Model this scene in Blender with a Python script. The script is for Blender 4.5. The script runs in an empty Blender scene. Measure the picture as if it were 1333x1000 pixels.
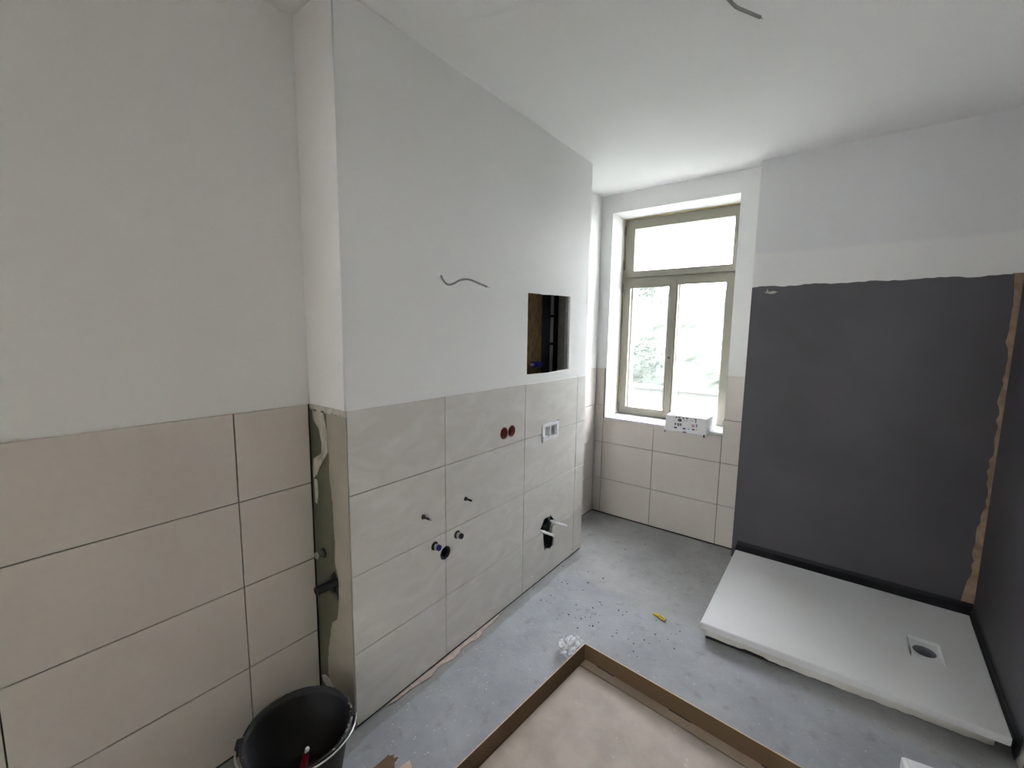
import bpy, bmesh, math, random
from mathutils import Vector, Matrix, noise

random.seed(7)
SC = bpy.context.scene
COL = SC.collection

# ---------------------------------------------------------------- camera
CAMP = Vector((1.3183, -0.8115, 1.4841))
YAW, PITCH, ROLL, FPX = -0.6483, -0.1207, 0.0137, 561.98
F = Vector((math.sin(YAW) * math.cos(PITCH), math.cos(YAW) * math.cos(PITCH), math.sin(PITCH)))
R0 = Vector((math.cos(YAW), -math.sin(YAW), 0))
U0 = R0.cross(F)
RR = math.cos(ROLL) * R0 + math.sin(ROLL) * U0
UU = -math.sin(ROLL) * R0 + math.cos(ROLL) * U0
cd = bpy.data.cameras.new('camera')
cam = bpy.data.objects.new('camera', cd)
COL.objects.link(cam)
cam.matrix_world = Matrix(((RR.x, UU.x, -F.x, CAMP.x), (RR.y, UU.y, -F.y, CAMP.y), (RR.z, UU.z, -F.z, CAMP.z), (0, 0, 0, 1)))
cd.sensor_fit = 'HORIZONTAL'
cd.sensor_width = 36.0
cd.lens = FPX / 1333.0 * 36.0
cd.clip_start = 0.02
SC.camera = cam

# ---------------------------------------------------------------- world and exposure
W = bpy.data.worlds.new('sky')
SC.world = W
W.use_nodes = True
bg = W.node_tree.nodes['Background']
bg.inputs[0].default_value = (0.925, 0.95, 1.0, 1)
bg.inputs[1].default_value = 3.0
SC.view_settings.view_transform = 'Standard'
SC.view_settings.look = 'None'
SC.view_settings.gamma = 1.0
SC.view_settings.use_curve_mapping = False
SC.view_settings.exposure = 3.5


# ---------------------------------------------------------------- materials
def new_mat(name):
    m = bpy.data.materials.new(name)
    m.use_nodes = True
    nt = m.node_tree
    return m, nt, nt.nodes['Principled BSDF']


def N(nt, t, **kw):
    n = nt.nodes.new(t)
    for k, v in kw.items():
        setattr(n, k, v)
    return n


def mat(name, col, rough=0.6, metal=0.0, var=0.06, scale=6.0, detail=4.0, bump=0.0, bscale=60.0, stretch=None, spec=0.5):
    """Principled material with a little procedural colour variation and relief, in world space."""
    m, nt, b = new_mat(name)
    L = nt.links.new
    geo = N(nt, 'ShaderNodeNewGeometry')
    vec = geo.outputs['Position']
    if stretch:
        mp = N(nt, 'ShaderNodeMapping')
        mp.inputs['Scale'].default_value = stretch
        L(vec, mp.inputs['Vector'])
        vec = mp.outputs[0]
    nz = N(nt, 'ShaderNodeTexNoise')
    nz.inputs['Scale'].default_value = scale
    nz.inputs['Detail'].default_value = detail
    L(vec, nz.inputs['Vector'])
    ramp = N(nt, 'ShaderNodeValToRGB')
    c0 = [max(0, c * (1 - var)) for c in col]
    c1 = [min(1, c * (1 + var)) for c in col]
    ramp.color_ramp.elements[0].position = 0.3
    ramp.color_ramp.elements[1].position = 0.7
    ramp.color_ramp.elements[0].color = (*c0, 1)
    ramp.color_ramp.elements[1].color = (*c1, 1)
    L(nz.outputs['Fac'], ramp.inputs[0])
    L(ramp.outputs[0], b.inputs['Base Color'])
    b.inputs['Roughness'].default_value = rough
    b.inputs['Metallic'].default_value = metal
    b.inputs['Specular IOR Level'].default_value = spec
    if bump:
        n2 = N(nt, 'ShaderNodeTexNoise')
        n2.inputs['Scale'].default_value = bscale
        n2.inputs['Detail'].default_value = 4
        L(vec, n2.inputs['Vector'])
        bp = N(nt, 'ShaderNodeBump')
        bp.inputs['Strength'].default_value = bump
        bp.inputs['Distance'].default_value = 0.002
        L(n2.outputs['Fac'], bp.inputs['Height'])
        L(bp.outputs[0], b.inputs['Normal'])
    return m


M = {}
M['paint'] = mat('white_wall_paint', (0.855, 0.86, 0.845), 0.75, var=0.012, scale=2.0, bump=0.05, bscale=220)
M['ceil'] = mat('white_ceiling_paint', (0.87, 0.875, 0.865), 0.8, var=0.01, scale=2.0)
M['bed'] = mat('tile_adhesive', (0.022, 0.019, 0.016), 0.9, var=0.3, scale=40)
M['board_green'] = mat('green_plasterboard', (0.125, 0.125, 0.085), 0.85, var=0.12, scale=14)
M['skim'] = mat('grey_skim_mortar', (0.36, 0.33, 0.27), 0.85, var=0.08, scale=9, bump=0.1, bscale=80)
M['filler'] = mat('pale_filler', (0.50, 0.49, 0.43), 0.85, var=0.3, scale=16, bump=0.2)
M['cavity'] = mat('dark_fittings_and_cavity_shade', (0.035, 0.037, 0.05), 0.9, var=0.3)  # stands in for shade in the wall cavity; also colours small dark fittings
M['coat'] = mat('dark_waterproof_coating', (0.082, 0.079, 0.088), 0.55, var=0.14, scale=2.2, bump=0.25, bscale=180)
M['tape'] = mat('black_sealing_tape', (0.012, 0.012, 0.016), 0.5, var=0.2)
M['bareplaster'] = mat('bare_brown_plaster', (0.42, 0.295, 0.205), 0.9, var=0.28, scale=22, bump=0.4, bscale=120)
M['tray'] = mat('white_tray_stone', (0.80, 0.81, 0.82), 0.42, var=0.01, bump=0.04, bscale=300)
M['foam_base'] = mat('white_polystyrene', (0.72, 0.71, 0.66), 0.85, var=0.06, scale=12, bump=0.3, bscale=160)
M['chrome'] = mat('chrome', (0.75, 0.75, 0.78), 0.2, metal=1.0, var=0.03)
M['steel'] = mat('galvanised_steel', (0.55, 0.56, 0.58), 0.4, metal=0.8, var=0.1, scale=30)
M['black'] = mat('black_plastic', (0.007, 0.007, 0.008), 0.55, var=0.2)
M['blue'] = mat('blue_plastic_plug', (0.015, 0.02, 0.22), 0.4, var=0.1)
M['red'] = mat('red_plastic', (0.42, 0.008, 0.02), 0.4, var=0.1)
M['orange'] = mat('orange_red_socket_plastic', (0.17, 0.014, 0.008), 0.5, var=0.1)
M['wplastic'] = mat('white_plastic', (0.82, 0.83, 0.85), 0.4, var=0.02)
M['tplastic'] = mat('grey_white_plastic', (0.50, 0.51, 0.54), 0.4, var=0.06)
M['cable'] = mat('grey_cable_sheath', (0.27, 0.27, 0.26), 0.5, var=0.06)
M['frame'] = mat('taupe_window_paint', (0.235, 0.222, 0.175), 0.5, var=0.03, scale=8)
M['framewhite'] = mat('white_outer_window_paint', (0.75, 0.73, 0.70), 0.5, var=0.03)
M['foam'] = mat('yellow_mounting_foam', (0.62, 0.52, 0.26), 0.9, var=0.15, scale=40, bump=0.4)
M['sill'] = mat('pale_sill_stone', (0.72, 0.71, 0.73), 0.4, var=0.03)
M['carton'] = mat('white_carton', (0.78, 0.78, 0.79), 0.6, var=0.015)
M['ink'] = mat('dark_print', (0.035, 0.03, 0.06), 0.6, var=0.1)
M['inkgrey'] = mat('grey_print', (0.22, 0.22, 0.25), 0.6, var=0.1)
M['inkpink'] = mat('pink_print', (0.55, 0.30, 0.36), 0.6, var=0.1)
M['inkblue'] = mat('blue_print', (0.06, 0.07, 0.40), 0.6, var=0.1)
M['inkyellow'] = mat('yellow_print', (0.75, 0.52, 0.15), 0.6, var=0.1)
M['card'] = mat('shaded_brown_cardboard', (0.135, 0.088, 0.045), 0.85, var=0.07, scale=5, bump=0.1, bscale=90)  # shade on the tray's sides is darkened into this brown
M['cardflap'] = mat('pale_cardboard_flap', (0.40, 0.32, 0.245), 0.85, var=0.08, scale=6)
M['cardedge'] = mat('cut_cardboard_edge', (0.62, 0.48, 0.36), 0.9, var=0.12, scale=60)
M['rubber'] = mat('black_rubber_bucket', (0.009, 0.009, 0.011), 0.55, var=0.35, scale=14, bump=0.15, bscale=60)
M['mortar'] = mat('dried_mortar_film', (0.035, 0.032, 0.028), 0.9, var=0.5, scale=12, bump=0.6, bscale=40)
M['wire'] = mat('zinc_wire', (0.55, 0.55, 0.55), 0.35, metal=0.7, var=0.1)
M['yellow'] = mat('yellow_plastic', (0.62, 0.50, 0.03), 0.4, var=0.1)
M['grit'] = mat('dark_grit', (0.07, 0.07, 0.07), 0.9, var=0.5, scale=80)
M['gritw'] = mat('pale_grit', (0.7, 0.7, 0.7), 0.9, var=0.2, scale=80)
M['pinkstrip'] = mat('pinkish_edge_mortar', (0.52, 0.42, 0.37), 0.9, var=0.2, scale=30, bump=0.4)
M['bark'] = mat('tree_bark', (0.10, 0.085, 0.065), 0.9, var=0.25, scale=10)
M['leaf'] = mat('leaf_green', (0.026, 0.036, 0.026), 0.8, var=0.3, scale=3)
M['lawn'] = mat('lawn_grass', (0.042, 0.056, 0.036), 0.95, var=0.12, scale=1.5)
M['gardenwall'] = mat('grey_render', (0.05, 0.05, 0.045), 0.9, var=0.06)
M['hedge'] = mat('hedge_green', (0.044, 0.055, 0.042), 0.95, var=0.2, scale=1.2, detail=6)
M['cream'] = mat('cream_fill_hall_paint', (0.80, 0.75, 0.66), 0.8, var=0.02)  # warm tint chosen to warm the fill light from the added hall
M['wood'] = mat('fill_hall_floorboards', (0.42, 0.30, 0.18), 0.6, var=0.15, stretch=(12, 1, 1))


def tile_mat():
    m, nt, b = new_mat('greige_tile')
    L = nt.links.new
    geo = N(nt, 'ShaderNodeNewGeometry')
    big = N(nt, 'ShaderNodeTexNoise'); big.inputs['Scale'].default_value = 3.2; big.inputs['Detail'].default_value = 5
    L(geo.outputs['Position'], big.inputs['Vector'])
    fine = N(nt, 'ShaderNodeTexNoise'); fine.inputs['Scale'].default_value = 45; fine.inputs['Detail'].default_value = 3
    L(geo.outputs['Position'], fine.inputs['Vector'])
    r = N(nt, 'ShaderNodeValToRGB')
    r.color_ramp.elements[0].position = 0.35; r.color_ramp.elements[0].color = (0.65, 0.602, 0.548, 1)
    r.color_ramp.elements[1].position = 0.7; r.color_ramp.elements[1].color = (0.692, 0.643, 0.588, 1)
    L(big.outputs['Fac'], r.inputs[0])
    mx = N(nt, 'ShaderNodeMixRGB', blend_type='OVERLAY'); mx.inputs[0].default_value = 0.06
    L(r.outputs[0], mx.inputs[1]); L(fine.outputs['Fac'], mx.inputs[2])
    L(mx.outputs[0], b.inputs['Base Color'])
    b.inputs['Roughness'].default_value = 0.42
    return m


def smear_tile_mat():
    """Tile with pale grout haze wiped over it."""
    m, nt, b = new_mat('greige_tile_with_grout_haze')
    L = nt.links.new
    geo = N(nt, 'ShaderNodeNewGeometry')
    mp = N(nt, 'ShaderNodeMapping'); mp.inputs['Scale'].default_value = (1, 1.0, 2.2); mp.inputs['Rotation'].default_value = (0.5, 0, 0)
    L(geo.outputs['Position'], mp.inputs[0])
    big = N(nt, 'ShaderNodeTexNoise'); big.inputs['Scale'].default_value = 5.0; big.inputs['Detail'].default_value = 6; big.inputs['Distortion'].default_value = 1.2
    L(mp.outputs[0], big.inputs['Vector'])
    r = N(nt, 'ShaderNodeValToRGB')
    r.color_ramp.elements[0].position = 0.40; r.color_ramp.elements[0].color = (0.625, 0.60, 0.555, 1)
    r.color_ramp.elements[1].position = 0.72; r.color_ramp.elements[1].color = (0.70, 0.685, 0.65, 1)
    L(big.outputs['Fac'], r.inputs[0])
    L(r.outputs[0], b.inputs['Base Color'])
    b.inputs['Roughness'].default_value = 0.5
    return m


def floor_mat():
    m, nt, b = new_mat('grey_screed')
    L = nt.links.new
    geo = N(nt, 'ShaderNodeNewGeometry')
    P = geo.outputs['Position']
    # newer screed on the camera side of a ragged line, older smoother one beyond it
    sep = N(nt, 'ShaderNodeSeparateXYZ'); L(P, sep.inputs[0])
    nl = N(nt, 'ShaderNodeTexNoise'); nl.inputs['Scale'].default_value = 4; nl.inputs['Detail'].default_value = 3
    L(P, nl.inputs['Vector'])
    ml = N(nt, 'ShaderNodeMath', operation='MULTIPLY_ADD'); ml.inputs[1].default_value = 0.12; L(nl.outputs['Fac'], ml.inputs[0]); L(sep.outputs['Y'], ml.inputs[2])
    mx_ = N(nt, 'ShaderNodeMath', operation='MULTIPLY_ADD'); mx_.inputs[1].default_value = 0.16; L(sep.outputs['X'], mx_.inputs[0]); L(ml.outputs[0], mx_.inputs[2])
    edge = N(nt, 'ShaderNodeMapRange'); edge.inputs['From Min'].default_value = 1.50; edge.inputs['From Max'].default_value = 1.56
    L(mx_.outputs[0], edge.inputs[0])
    zone = N(nt, 'ShaderNodeMixRGB')
    zone.inputs[1].default_value = (0.385, 0.402, 0.43, 1)
    zone.inputs[2].default_value = (0.415, 0.42, 0.415, 1)
    L(edge.outputs[0], zone.inputs[0])
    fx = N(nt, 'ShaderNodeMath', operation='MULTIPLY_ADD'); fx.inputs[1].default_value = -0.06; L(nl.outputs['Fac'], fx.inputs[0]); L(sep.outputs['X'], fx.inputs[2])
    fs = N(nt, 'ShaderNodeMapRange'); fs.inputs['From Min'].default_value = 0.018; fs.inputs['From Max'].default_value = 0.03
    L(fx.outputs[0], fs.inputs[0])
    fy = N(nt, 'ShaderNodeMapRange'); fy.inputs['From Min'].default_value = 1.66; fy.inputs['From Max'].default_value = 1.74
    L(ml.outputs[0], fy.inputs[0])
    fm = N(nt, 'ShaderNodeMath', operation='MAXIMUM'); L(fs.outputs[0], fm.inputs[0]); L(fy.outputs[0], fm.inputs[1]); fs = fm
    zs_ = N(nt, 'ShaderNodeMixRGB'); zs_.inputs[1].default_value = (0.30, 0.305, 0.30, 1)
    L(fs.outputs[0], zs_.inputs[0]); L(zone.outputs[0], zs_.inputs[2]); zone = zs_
    # blotches
    n1 = N(nt, 'ShaderNodeTexNoise'); n1.inputs['Scale'].default_value = 3.5; n1.inputs['Detail'].default_value = 6; n1.inputs['Roughness'].default_value = 0.65
    L(P, n1.inputs['Vector'])
    r1 = N(nt, 'ShaderNodeValToRGB')
    r1.color_ramp.elements[0].position = 0.32; r1.color_ramp.elements[0].color = (0.62, 0.63, 0.64, 1)
    r1.color_ramp.elements[1].position = 0.68; r1.color_ramp.elements[1].color = (1, 1, 1, 1)
    L(n1.outputs['Fac'], r1.inputs[0])
    mu = N(nt, 'ShaderNodeMixRGB', blend_type='MULTIPLY'); mu.inputs[0].default_value = 0.75
    L(zone.outputs[0], mu.inputs[1]); L(r1.outputs[0], mu.inputs[2])
    # pale mortar crumbs trodden in
    v = N(nt, 'ShaderNodeTexNoise'); v.inputs['Scale'].default_value = 60; v.inputs['Detail'].default_value = 4
    L(P, v.inputs['Vector'])
    rv = N(nt, 'ShaderNodeValToRGB')
    rv.color_ramp.elements[0].position = 0.64; rv.color_ramp.elements[0].color = (0, 0, 0, 1)
    rv.color_ramp.elements[1].position = 0.74; rv.color_ramp.elements[1].color = (0.6, 0.6, 0.6, 1)
    L(v.outputs['Fac'], rv.inputs[0])
    m2 = N(nt, 'ShaderNodeMixRGB'); m2.inputs[2].default_value = (0.62, 0.63, 0.64, 1)
    L(rv.outputs[0], m2.inputs[0]); L(mu.outputs[0], m2.inputs[1])
    # dark stains
    s = N(nt, 'ShaderNodeTexNoise'); s.inputs['Scale'].default_value = 16; s.inputs['Detail'].default_value = 5
    L(P, s.inputs['Vector'])
    rs = N(nt, 'ShaderNodeValToRGB')
    rs.color_ramp.elements[0].position = 0.59; rs.color_ramp.elements[0].color = (0, 0, 0, 1)
    rs.color_ramp.elements[1].position = 0.78; rs.color_ramp.elements[1].color = (0.7, 0.7, 0.7, 1)
    L(s.outputs['Fac'], rs.inputs[0])
    m3 = N(nt, 'ShaderNodeMixRGB'); m3.inputs[2].default_value = (0.20, 0.20, 0.20, 1)
    L(rs.outputs[0], m3.inputs[0]); L(m2.outputs[0], m3.inputs[1])
    L(m3.outputs[0], b.inputs['Base Color'])
    b.inputs['Roughness'].default_value = 0.62
    bn = N(nt, 'ShaderNodeTexNoise'); bn.inputs['Scale'].default_value = 70; bn.inputs['Detail'].default_value = 5
    L(P, bn.inputs['Vector'])
    bp = N(nt, 'ShaderNodeBump'); bp.inputs['Strength'].default_value = 0.25; bp.inputs['Distance'].default_value = 0.003
    L(bn.outputs['Fac'], bp.inputs['Height']); L(bp.outputs[0], b.inputs['Normal'])
    return m


def shower_wall_mat():
    """White paint; unpainted paler plaster in a band above the coating."""
    m, nt, b = new_mat('white_paint_over_plaster')
    L = nt.links.new
    geo = N(nt, 'ShaderNodeNewGeometry')
    sep = N(nt, 'ShaderNodeSeparateXYZ'); L(geo.outputs['Position'], sep.inputs[0])
    nl = N(nt, 'ShaderNodeTexNoise'); nl.inputs['Scale'].default_value = 3; nl.inputs['Detail'].default_value = 2
    L(geo.outputs['Position'], nl.inputs['Vector'])
    a = N(nt, 'ShaderNodeMath', operation='MULTIPLY_ADD'); a.inputs[1].default_value = 0.04; L(nl.outputs['Fac'], a.inputs[0]); L(sep.outputs['Z'], a.inputs[2])
    e = N(nt, 'ShaderNodeMapRange'); e.inputs['From Min'].default_value = 1.99; e.inputs['From Max'].default_value = 2.015
    L(a.outputs[0], e.inputs[0])
    mx = N(nt, 'ShaderNodeMixRGB'); mx.inputs[1].default_value = (0.77, 0.77, 0.755, 1); mx.inputs[2].default_value = (0.705, 0.71, 0.715, 1)
    L(e.outputs[0], mx.inputs[0]); L(mx.outputs[0], b.inputs['Base Color'])
    b.inputs['Roughness'].default_value = 0.75
    return m


def sheet_mat():
    m, nt, b = new_mat('beige_board_sheet')
    L = nt.links.new
    geo = N(nt, 'ShaderNodeNewGeometry')
    n1 = N(nt, 'ShaderNodeTexNoise'); n1.inputs['Scale'].default_value = 7; n1.inputs['Detail'].default_value = 6; n1.inputs['Roughness'].default_value = 0.6
    L(geo.outputs['Position'], n1.inputs['Vector'])
    r = N(nt, 'ShaderNodeValToRGB')
    r.color_ramp.elements[0].position = 0.34; r.color_ramp.elements[0].color = (0.37, 0.315, 0.265, 1)
    r.color_ramp.elements[1].position = 0.55; r.color_ramp.elements[1].color = (0.45, 0.385, 0.33, 1)
    L(n1.outputs['Fac'], r.inputs[0])
    sp = N(nt, 'ShaderNodeTexNoise'); sp.inputs['Scale'].default_value = 26; sp.inputs['Detail'].default_value = 3
    L(geo.outputs['Position'], sp.inputs['Vector'])
    rs = N(nt, 'ShaderNodeValToRGB')
    rs.color_ramp.elements[0].position = 0.70; rs.color_ramp.elements[0].color = (0, 0, 0, 1)
    rs.color_ramp.elements[1].position = 0.76; rs.color_ramp.elements[1].color = (1, 1, 1, 1)
    L(sp.outputs['Fac'], rs.inputs[0])
    mx = N(nt, 'ShaderNodeMixRGB'); mx.inputs[2].default_value = (0.54, 0.48, 0.43, 1)
    L(rs.outputs[0], mx.inputs[0]); L(r.outputs[0], mx.inputs[1])
    L(mx.outputs[0], b.inputs['Base Color'])
    b.inputs['Roughness'].default_value = 0.6
    return m


def osb_mat():
    m, nt, b = new_mat('strand_board')
    L = nt.links.new
    geo = N(nt, 'ShaderNodeNewGeometry')
    v = N(nt, 'ShaderNodeTexVoronoi'); v.inputs['Scale'].default_value = 45
    mp = N(nt, 'ShaderNodeMapping'); mp.inputs['Scale'].default_value = (1, 1.5, 0.6)
    L(geo.outputs['Position'], mp.inputs[0]); L(mp.outputs[0], v.inputs['Vector'])
    r = N(nt, 'ShaderNodeValToRGB')
    r.color_ramp.elements[0].color = (0.16, 0.10, 0.045, 1); r.color_ramp.elements[1].color = (0.42, 0.28, 0.14, 1)
    L(v.outputs['Color'], r.inputs[0]); L(r.outputs[0], b.inputs['Base Color'])
    b.inputs['Roughness'].default_value = 0.8
    return m


def pane_mat():
    """Dusty, slightly milky glass."""
    m, nt, b = new_mat('dusty_window_glass')
    L = nt.links.new
    out = nt.nodes['Material Output']
    tr = N(nt, 'ShaderNodeBsdfTransparent'); tr.inputs[0].default_value = (0.97, 0.97, 0.97, 1)
    tl = N(nt, 'ShaderNodeBsdfTranslucent'); tl.inputs[0].default_value = (0.9, 0.93, 0.9, 1)
    gl = N(nt, 'ShaderNodeBsdfGlossy'); gl.inputs['Roughness'].default_value = 0.02
    geo = N(nt, 'ShaderNodeNewGeometry')
    nz = N(nt, 'ShaderNodeTexNoise'); nz.inputs['Scale'].default_value = 5; nz.inputs['Detail'].default_value = 5
    L(geo.outputs['Position'], nz.inputs['Vector'])
    mr = N(nt, 'ShaderNodeMapRange'); mr.inputs['To Min'].default_value = 0.010; mr.inputs['To Max'].default_value = 0.018
    L(nz.outputs['Fac'], mr.inputs[0])
    m1 = N(nt, 'ShaderNodeMixShader'); L(mr.outputs[0], m1.inputs[0]); L(tr.outputs[0], m1.inputs[1]); L(tl.outputs[0], m1.inputs[2])
    m2 = N(nt, 'ShaderNodeMixShader'); m2.inputs[0].default_value = 0.04; L(m1.outputs[0], m2.inputs[1]); L(gl.outputs[0], m2.inputs[2])
    L(m2.outputs[0], out.inputs['Surface'])
    return m


def film_mat():
    m, nt, b = new_mat('clear_plastic_film')
    L = nt.links.new
    out = nt.nodes['Material Output']
    tr = N(nt, 'ShaderNodeBsdfTransparent'); tr.inputs[0].default_value = (0.93, 0.94, 0.96, 1)
    b.inputs['Base Color'].default_value = (0.88, 0.89, 0.92, 1); b.inputs['Roughness'].default_value = 0.2
    geo = N(nt, 'ShaderNodeNewGeometry')
    nz = N(nt, 'ShaderNodeTexNoise'); nz.inputs['Scale'].default_value = 40
    L(geo.outputs['Position'], nz.inputs['Vector'])
    mr = N(nt, 'ShaderNodeMapRange'); mr.inputs['From Min'].default_value = 0.35; mr.inputs['From Max'].default_value = 0.7
    mr.inputs['To Min'].default_value = 0.30; mr.inputs['To Max'].default_value = 0.62
    L(nz.outputs['Fac'], mr.inputs[0])
    mx = N(nt, 'ShaderNodeMixShader'); L(mr.outputs[0], mx.inputs[0]); L(tr.outputs[0], mx.inputs[1]); L(b.outputs[0], mx.inputs[2])
    L(mx.outputs[0], out.inputs['Surface'])
    return m


M['tile'] = tile_mat()
M['tilehaze'] = smear_tile_mat()
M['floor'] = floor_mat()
M['showerwall'] = shower_wall_mat()
M['sheet'] = sheet_mat()
M['osb'] = osb_mat()
M['pane'] = pane_mat()
M['film'] = film_mat()


# ---------------------------------------------------------------- builders
def setp(o, parent):
    if parent is not None:
        o.parent = parent
        o.matrix_parent_inverse = Matrix.Translation(parent_loc(parent)).inverted()


WLOC = {}


def parent_loc(p):
    return WLOC[p.name]


def tag(o, label=None, cat=None, group=None, kind=None):
    if label: o['label'] = label
    if cat: o['category'] = cat
    if group: o['group'] = group
    if kind: o['kind'] = kind
    return o


def link_mesh(name, me, m, parent=None, loc=None):
    o = bpy.data.objects.new(name, me)
    COL.objects.link(o)
    if loc is not None:
        o.location = loc
    WLOC[o.name] = Vector(o.location)
    if m is not None and not me.materials:
        me.materials.append(m)
    setp(o, parent)
    return o


def from_bm(name, bm, m, parent=None, smooth=False):
    """World-space bmesh becomes an object whose origin is the middle of its base."""
    lo = Vector((min(v.co.x for v in bm.verts), min(v.co.y for v in bm.verts), min(v.co.z for v in bm.verts)))
    hi = Vector((max(v.co.x for v in bm.verts), max(v.co.y for v in bm.verts), max(v.co.z for v in bm.verts)))
    c = Vector(((lo.x + hi.x) / 2, (lo.y + hi.y) / 2, lo.z))
    bmesh.ops.translate(bm, verts=bm.verts, vec=-c)
    bmesh.ops.recalc_face_normals(bm, faces=bm.faces)
    me = bpy.data.meshes.new(name)
    bm.to_mesh(me)
    bm.free()
    if smooth:
        for p in me.polygons:
            p.use_smooth = True
    return link_mesh(name, me, m, parent, c)


def empty(name, loc, label=None, cat=None, group=None, kind=None):
    o = bpy.data.objects.new(name, None)
    o.empty_display_size = 0.05
    COL.objects.link(o)
    o.location = loc
    WLOC[o.name] = Vector(loc)
    return tag(o, label, cat, group, kind)


def add_box(bm, lo, hi, bev=0.0, seg=1):
    vs = [bm.verts.new((x, y, z)) for z in (lo[2], hi[2]) for y in (lo[1], hi[1]) for x in (lo[0], hi[0])]
    fs = [bm.faces.new([vs[i] for i in q]) for q in ((0, 2, 3, 1), (4, 5, 7, 6), (0, 1, 5, 4), (2, 6, 7, 3), (0, 4, 6, 2), (1, 3, 7, 5))]
    if bev:
        es = set(e for f in fs for e in f.edges)
        bmesh.ops.bevel(bm, geom=list(es), offset=bev, segments=seg, affect='EDGES', profile=0.5)
    return vs


def box(name, lo, hi, m, parent=None, bev=0.0, seg=1):
    bm = bmesh.new()
    add_box(bm, lo, hi, bev, seg)
    return from_bm(name, bm, m, parent)


def add_prism(bm, pts, axis, a, b):
    """Extrude a 2-D outline along axis from a to b. Outline coordinates are the other two axes in xyz order."""
    def P(p, t):
        if axis == 'x': return (t, p[0], p[1])
        if axis == 'y': return (p[0], t, p[1])
        return (p[0], p[1], t)
    A = [bm.verts.new(P(p, a)) for p in pts]
    B = [bm.verts.new(P(p, b)) for p in pts]
    bm.faces.new(A[::-1]); bm.faces.new(B)
    n = len(pts)
    for i in range(n):
        bm.faces.new((A[i], A[(i + 1) % n], B[(i + 1) % n], B[i]))


def prism(name, pts, axis, a, b, m, parent=None):
    bm = bmesh.new()
    add_prism(bm, pts, axis, a, b)
    bm.normal_update(); bmesh.ops.triangulate(bm, faces=[f for f in bm.faces if len(f.verts) > 4], ngon_method='EAR_CLIP')
    return from_bm(name, bm, m, parent)


def add_tube(bm, pts, r, seg=10, caps=True, closed=False):
    pts = [Vector(p) for p in pts]
    n = len(pts)
    rr = r if isinstance(r, (list, tuple)) else [r] * n
    up = None
    rings = []
    for i, p in enumerate(pts):
        if closed:
            t = (pts[(i + 1) % n] - pts[i - 1]).normalized()
        else:
            t = (pts[min(i + 1, n - 1)] - pts[max(i - 1, 0)]).normalized()
        if up is None:
            up = t.orthogonal().normalized()
        up = (up - t * up.dot(t))
        up.normalize()
        s = t.cross(up)
        rings.append([bm.verts.new(p + rr[i] * (math.cos(2 * math.pi * k / seg) * up + math.sin(2 * math.pi * k / seg) * s)) for k in range(seg)])
    m_ = n if closed else n - 1
    for i in range(m_):
        a, b = rings[i], rings[(i + 1) % n]
        for k in range(seg):
            bm.faces.new((a[k], a[(k + 1) % seg], b[(k + 1) % seg], b[k]))
    if caps and not closed:
        bm.faces.new(rings[0][::-1]); bm.faces.new(rings[-1])


def smooth_path(pts, k=6):
    """Catmull-Rom through the points."""
    P = [Vector(p) for p in pts]
    P = [P[0] * 2 - P[1]] + P + [P[-1] * 2 - P[-2]]
    out = []
    for i in range(1, len(P) - 2):
        a, b, c, d = P[i - 1:i + 3]
        for j in range(k):
            t = j / k
            out.append(0.5 * ((2 * b) + (c - a) * t + (2 * a - 5 * b + 4 * c - d) * t * t + (3 * b - a - 3 * c + d) * t ** 3))
    out.append(P[-2])
    return out


def tube(name, pts, r, m, parent=None, seg=10, closed=False, smooth=True):
    bm = bmesh.new()
    add_tube(bm, pts, r, seg, closed=closed)
    return from_bm(name, bm, m, parent, smooth)


def add_lathe(bm, prof, origin, axis, seg=24):
    """Closed profile of (radius, distance along axis) turned about axis."""
    axis = Vector(axis).normalized()
    a = axis.orthogonal().normalized()
    b = axis.cross(a)
    o = Vector(origin)
    rings = []
    for r, h in prof:
        if r < 1e-6:
            rings.append([bm.verts.new(o + axis * h)])
        else:
            rings.append([bm.verts.new(o + axis * h + r * (math.cos(2 * math.pi * k / seg) * a + math.sin(2 * math.pi * k / seg) * b)) for k in range(seg)])
    for i in range(len(rings) - 1):
        A, B = rings[i], rings[i + 1]
        for k in range(seg):
            k2 = (k + 1) % seg
            if len(A) == 1 and len(B) == 1: continue
            if len(A) == 1: bm.faces.new((A[0], B[k], B[k2]))
            elif len(B) == 1: bm.faces.new((A[k], A[k2], B[0]))
            else: bm.faces.new((A[k], A[k2], B[k2], B[k]))
    if len(rings[0]) > 1 and len(rings[-1]) > 1:
        if len(prof) == 2:          # plain cylinder
            bm.faces.new(rings[0][::-1]); bm.faces.new(rings[-1])
        else:                       # hollow section
            A, B = rings[-1], rings[0]
            for k in range(seg):
                bm.faces.new((A[k], A[(k + 1) % seg], B[(k + 1) % seg], B[k]))


def lathe(name, prof, origin, axis, m, parent=None, seg=24, smooth=False):
    bm = bmesh.new()
    add_lathe(bm, prof, origin, axis, seg)
    return from_bm(name, bm, m, parent, smooth)


def cutter_bm(fn):
    bm = bmesh.new()
    fn(bm)
    bmesh.ops.recalc_face_normals(bm, faces=bm.faces)
    me = bpy.data.meshes.new('cutter')
    bm.to_mesh(me); bm.free()
    return me


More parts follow.
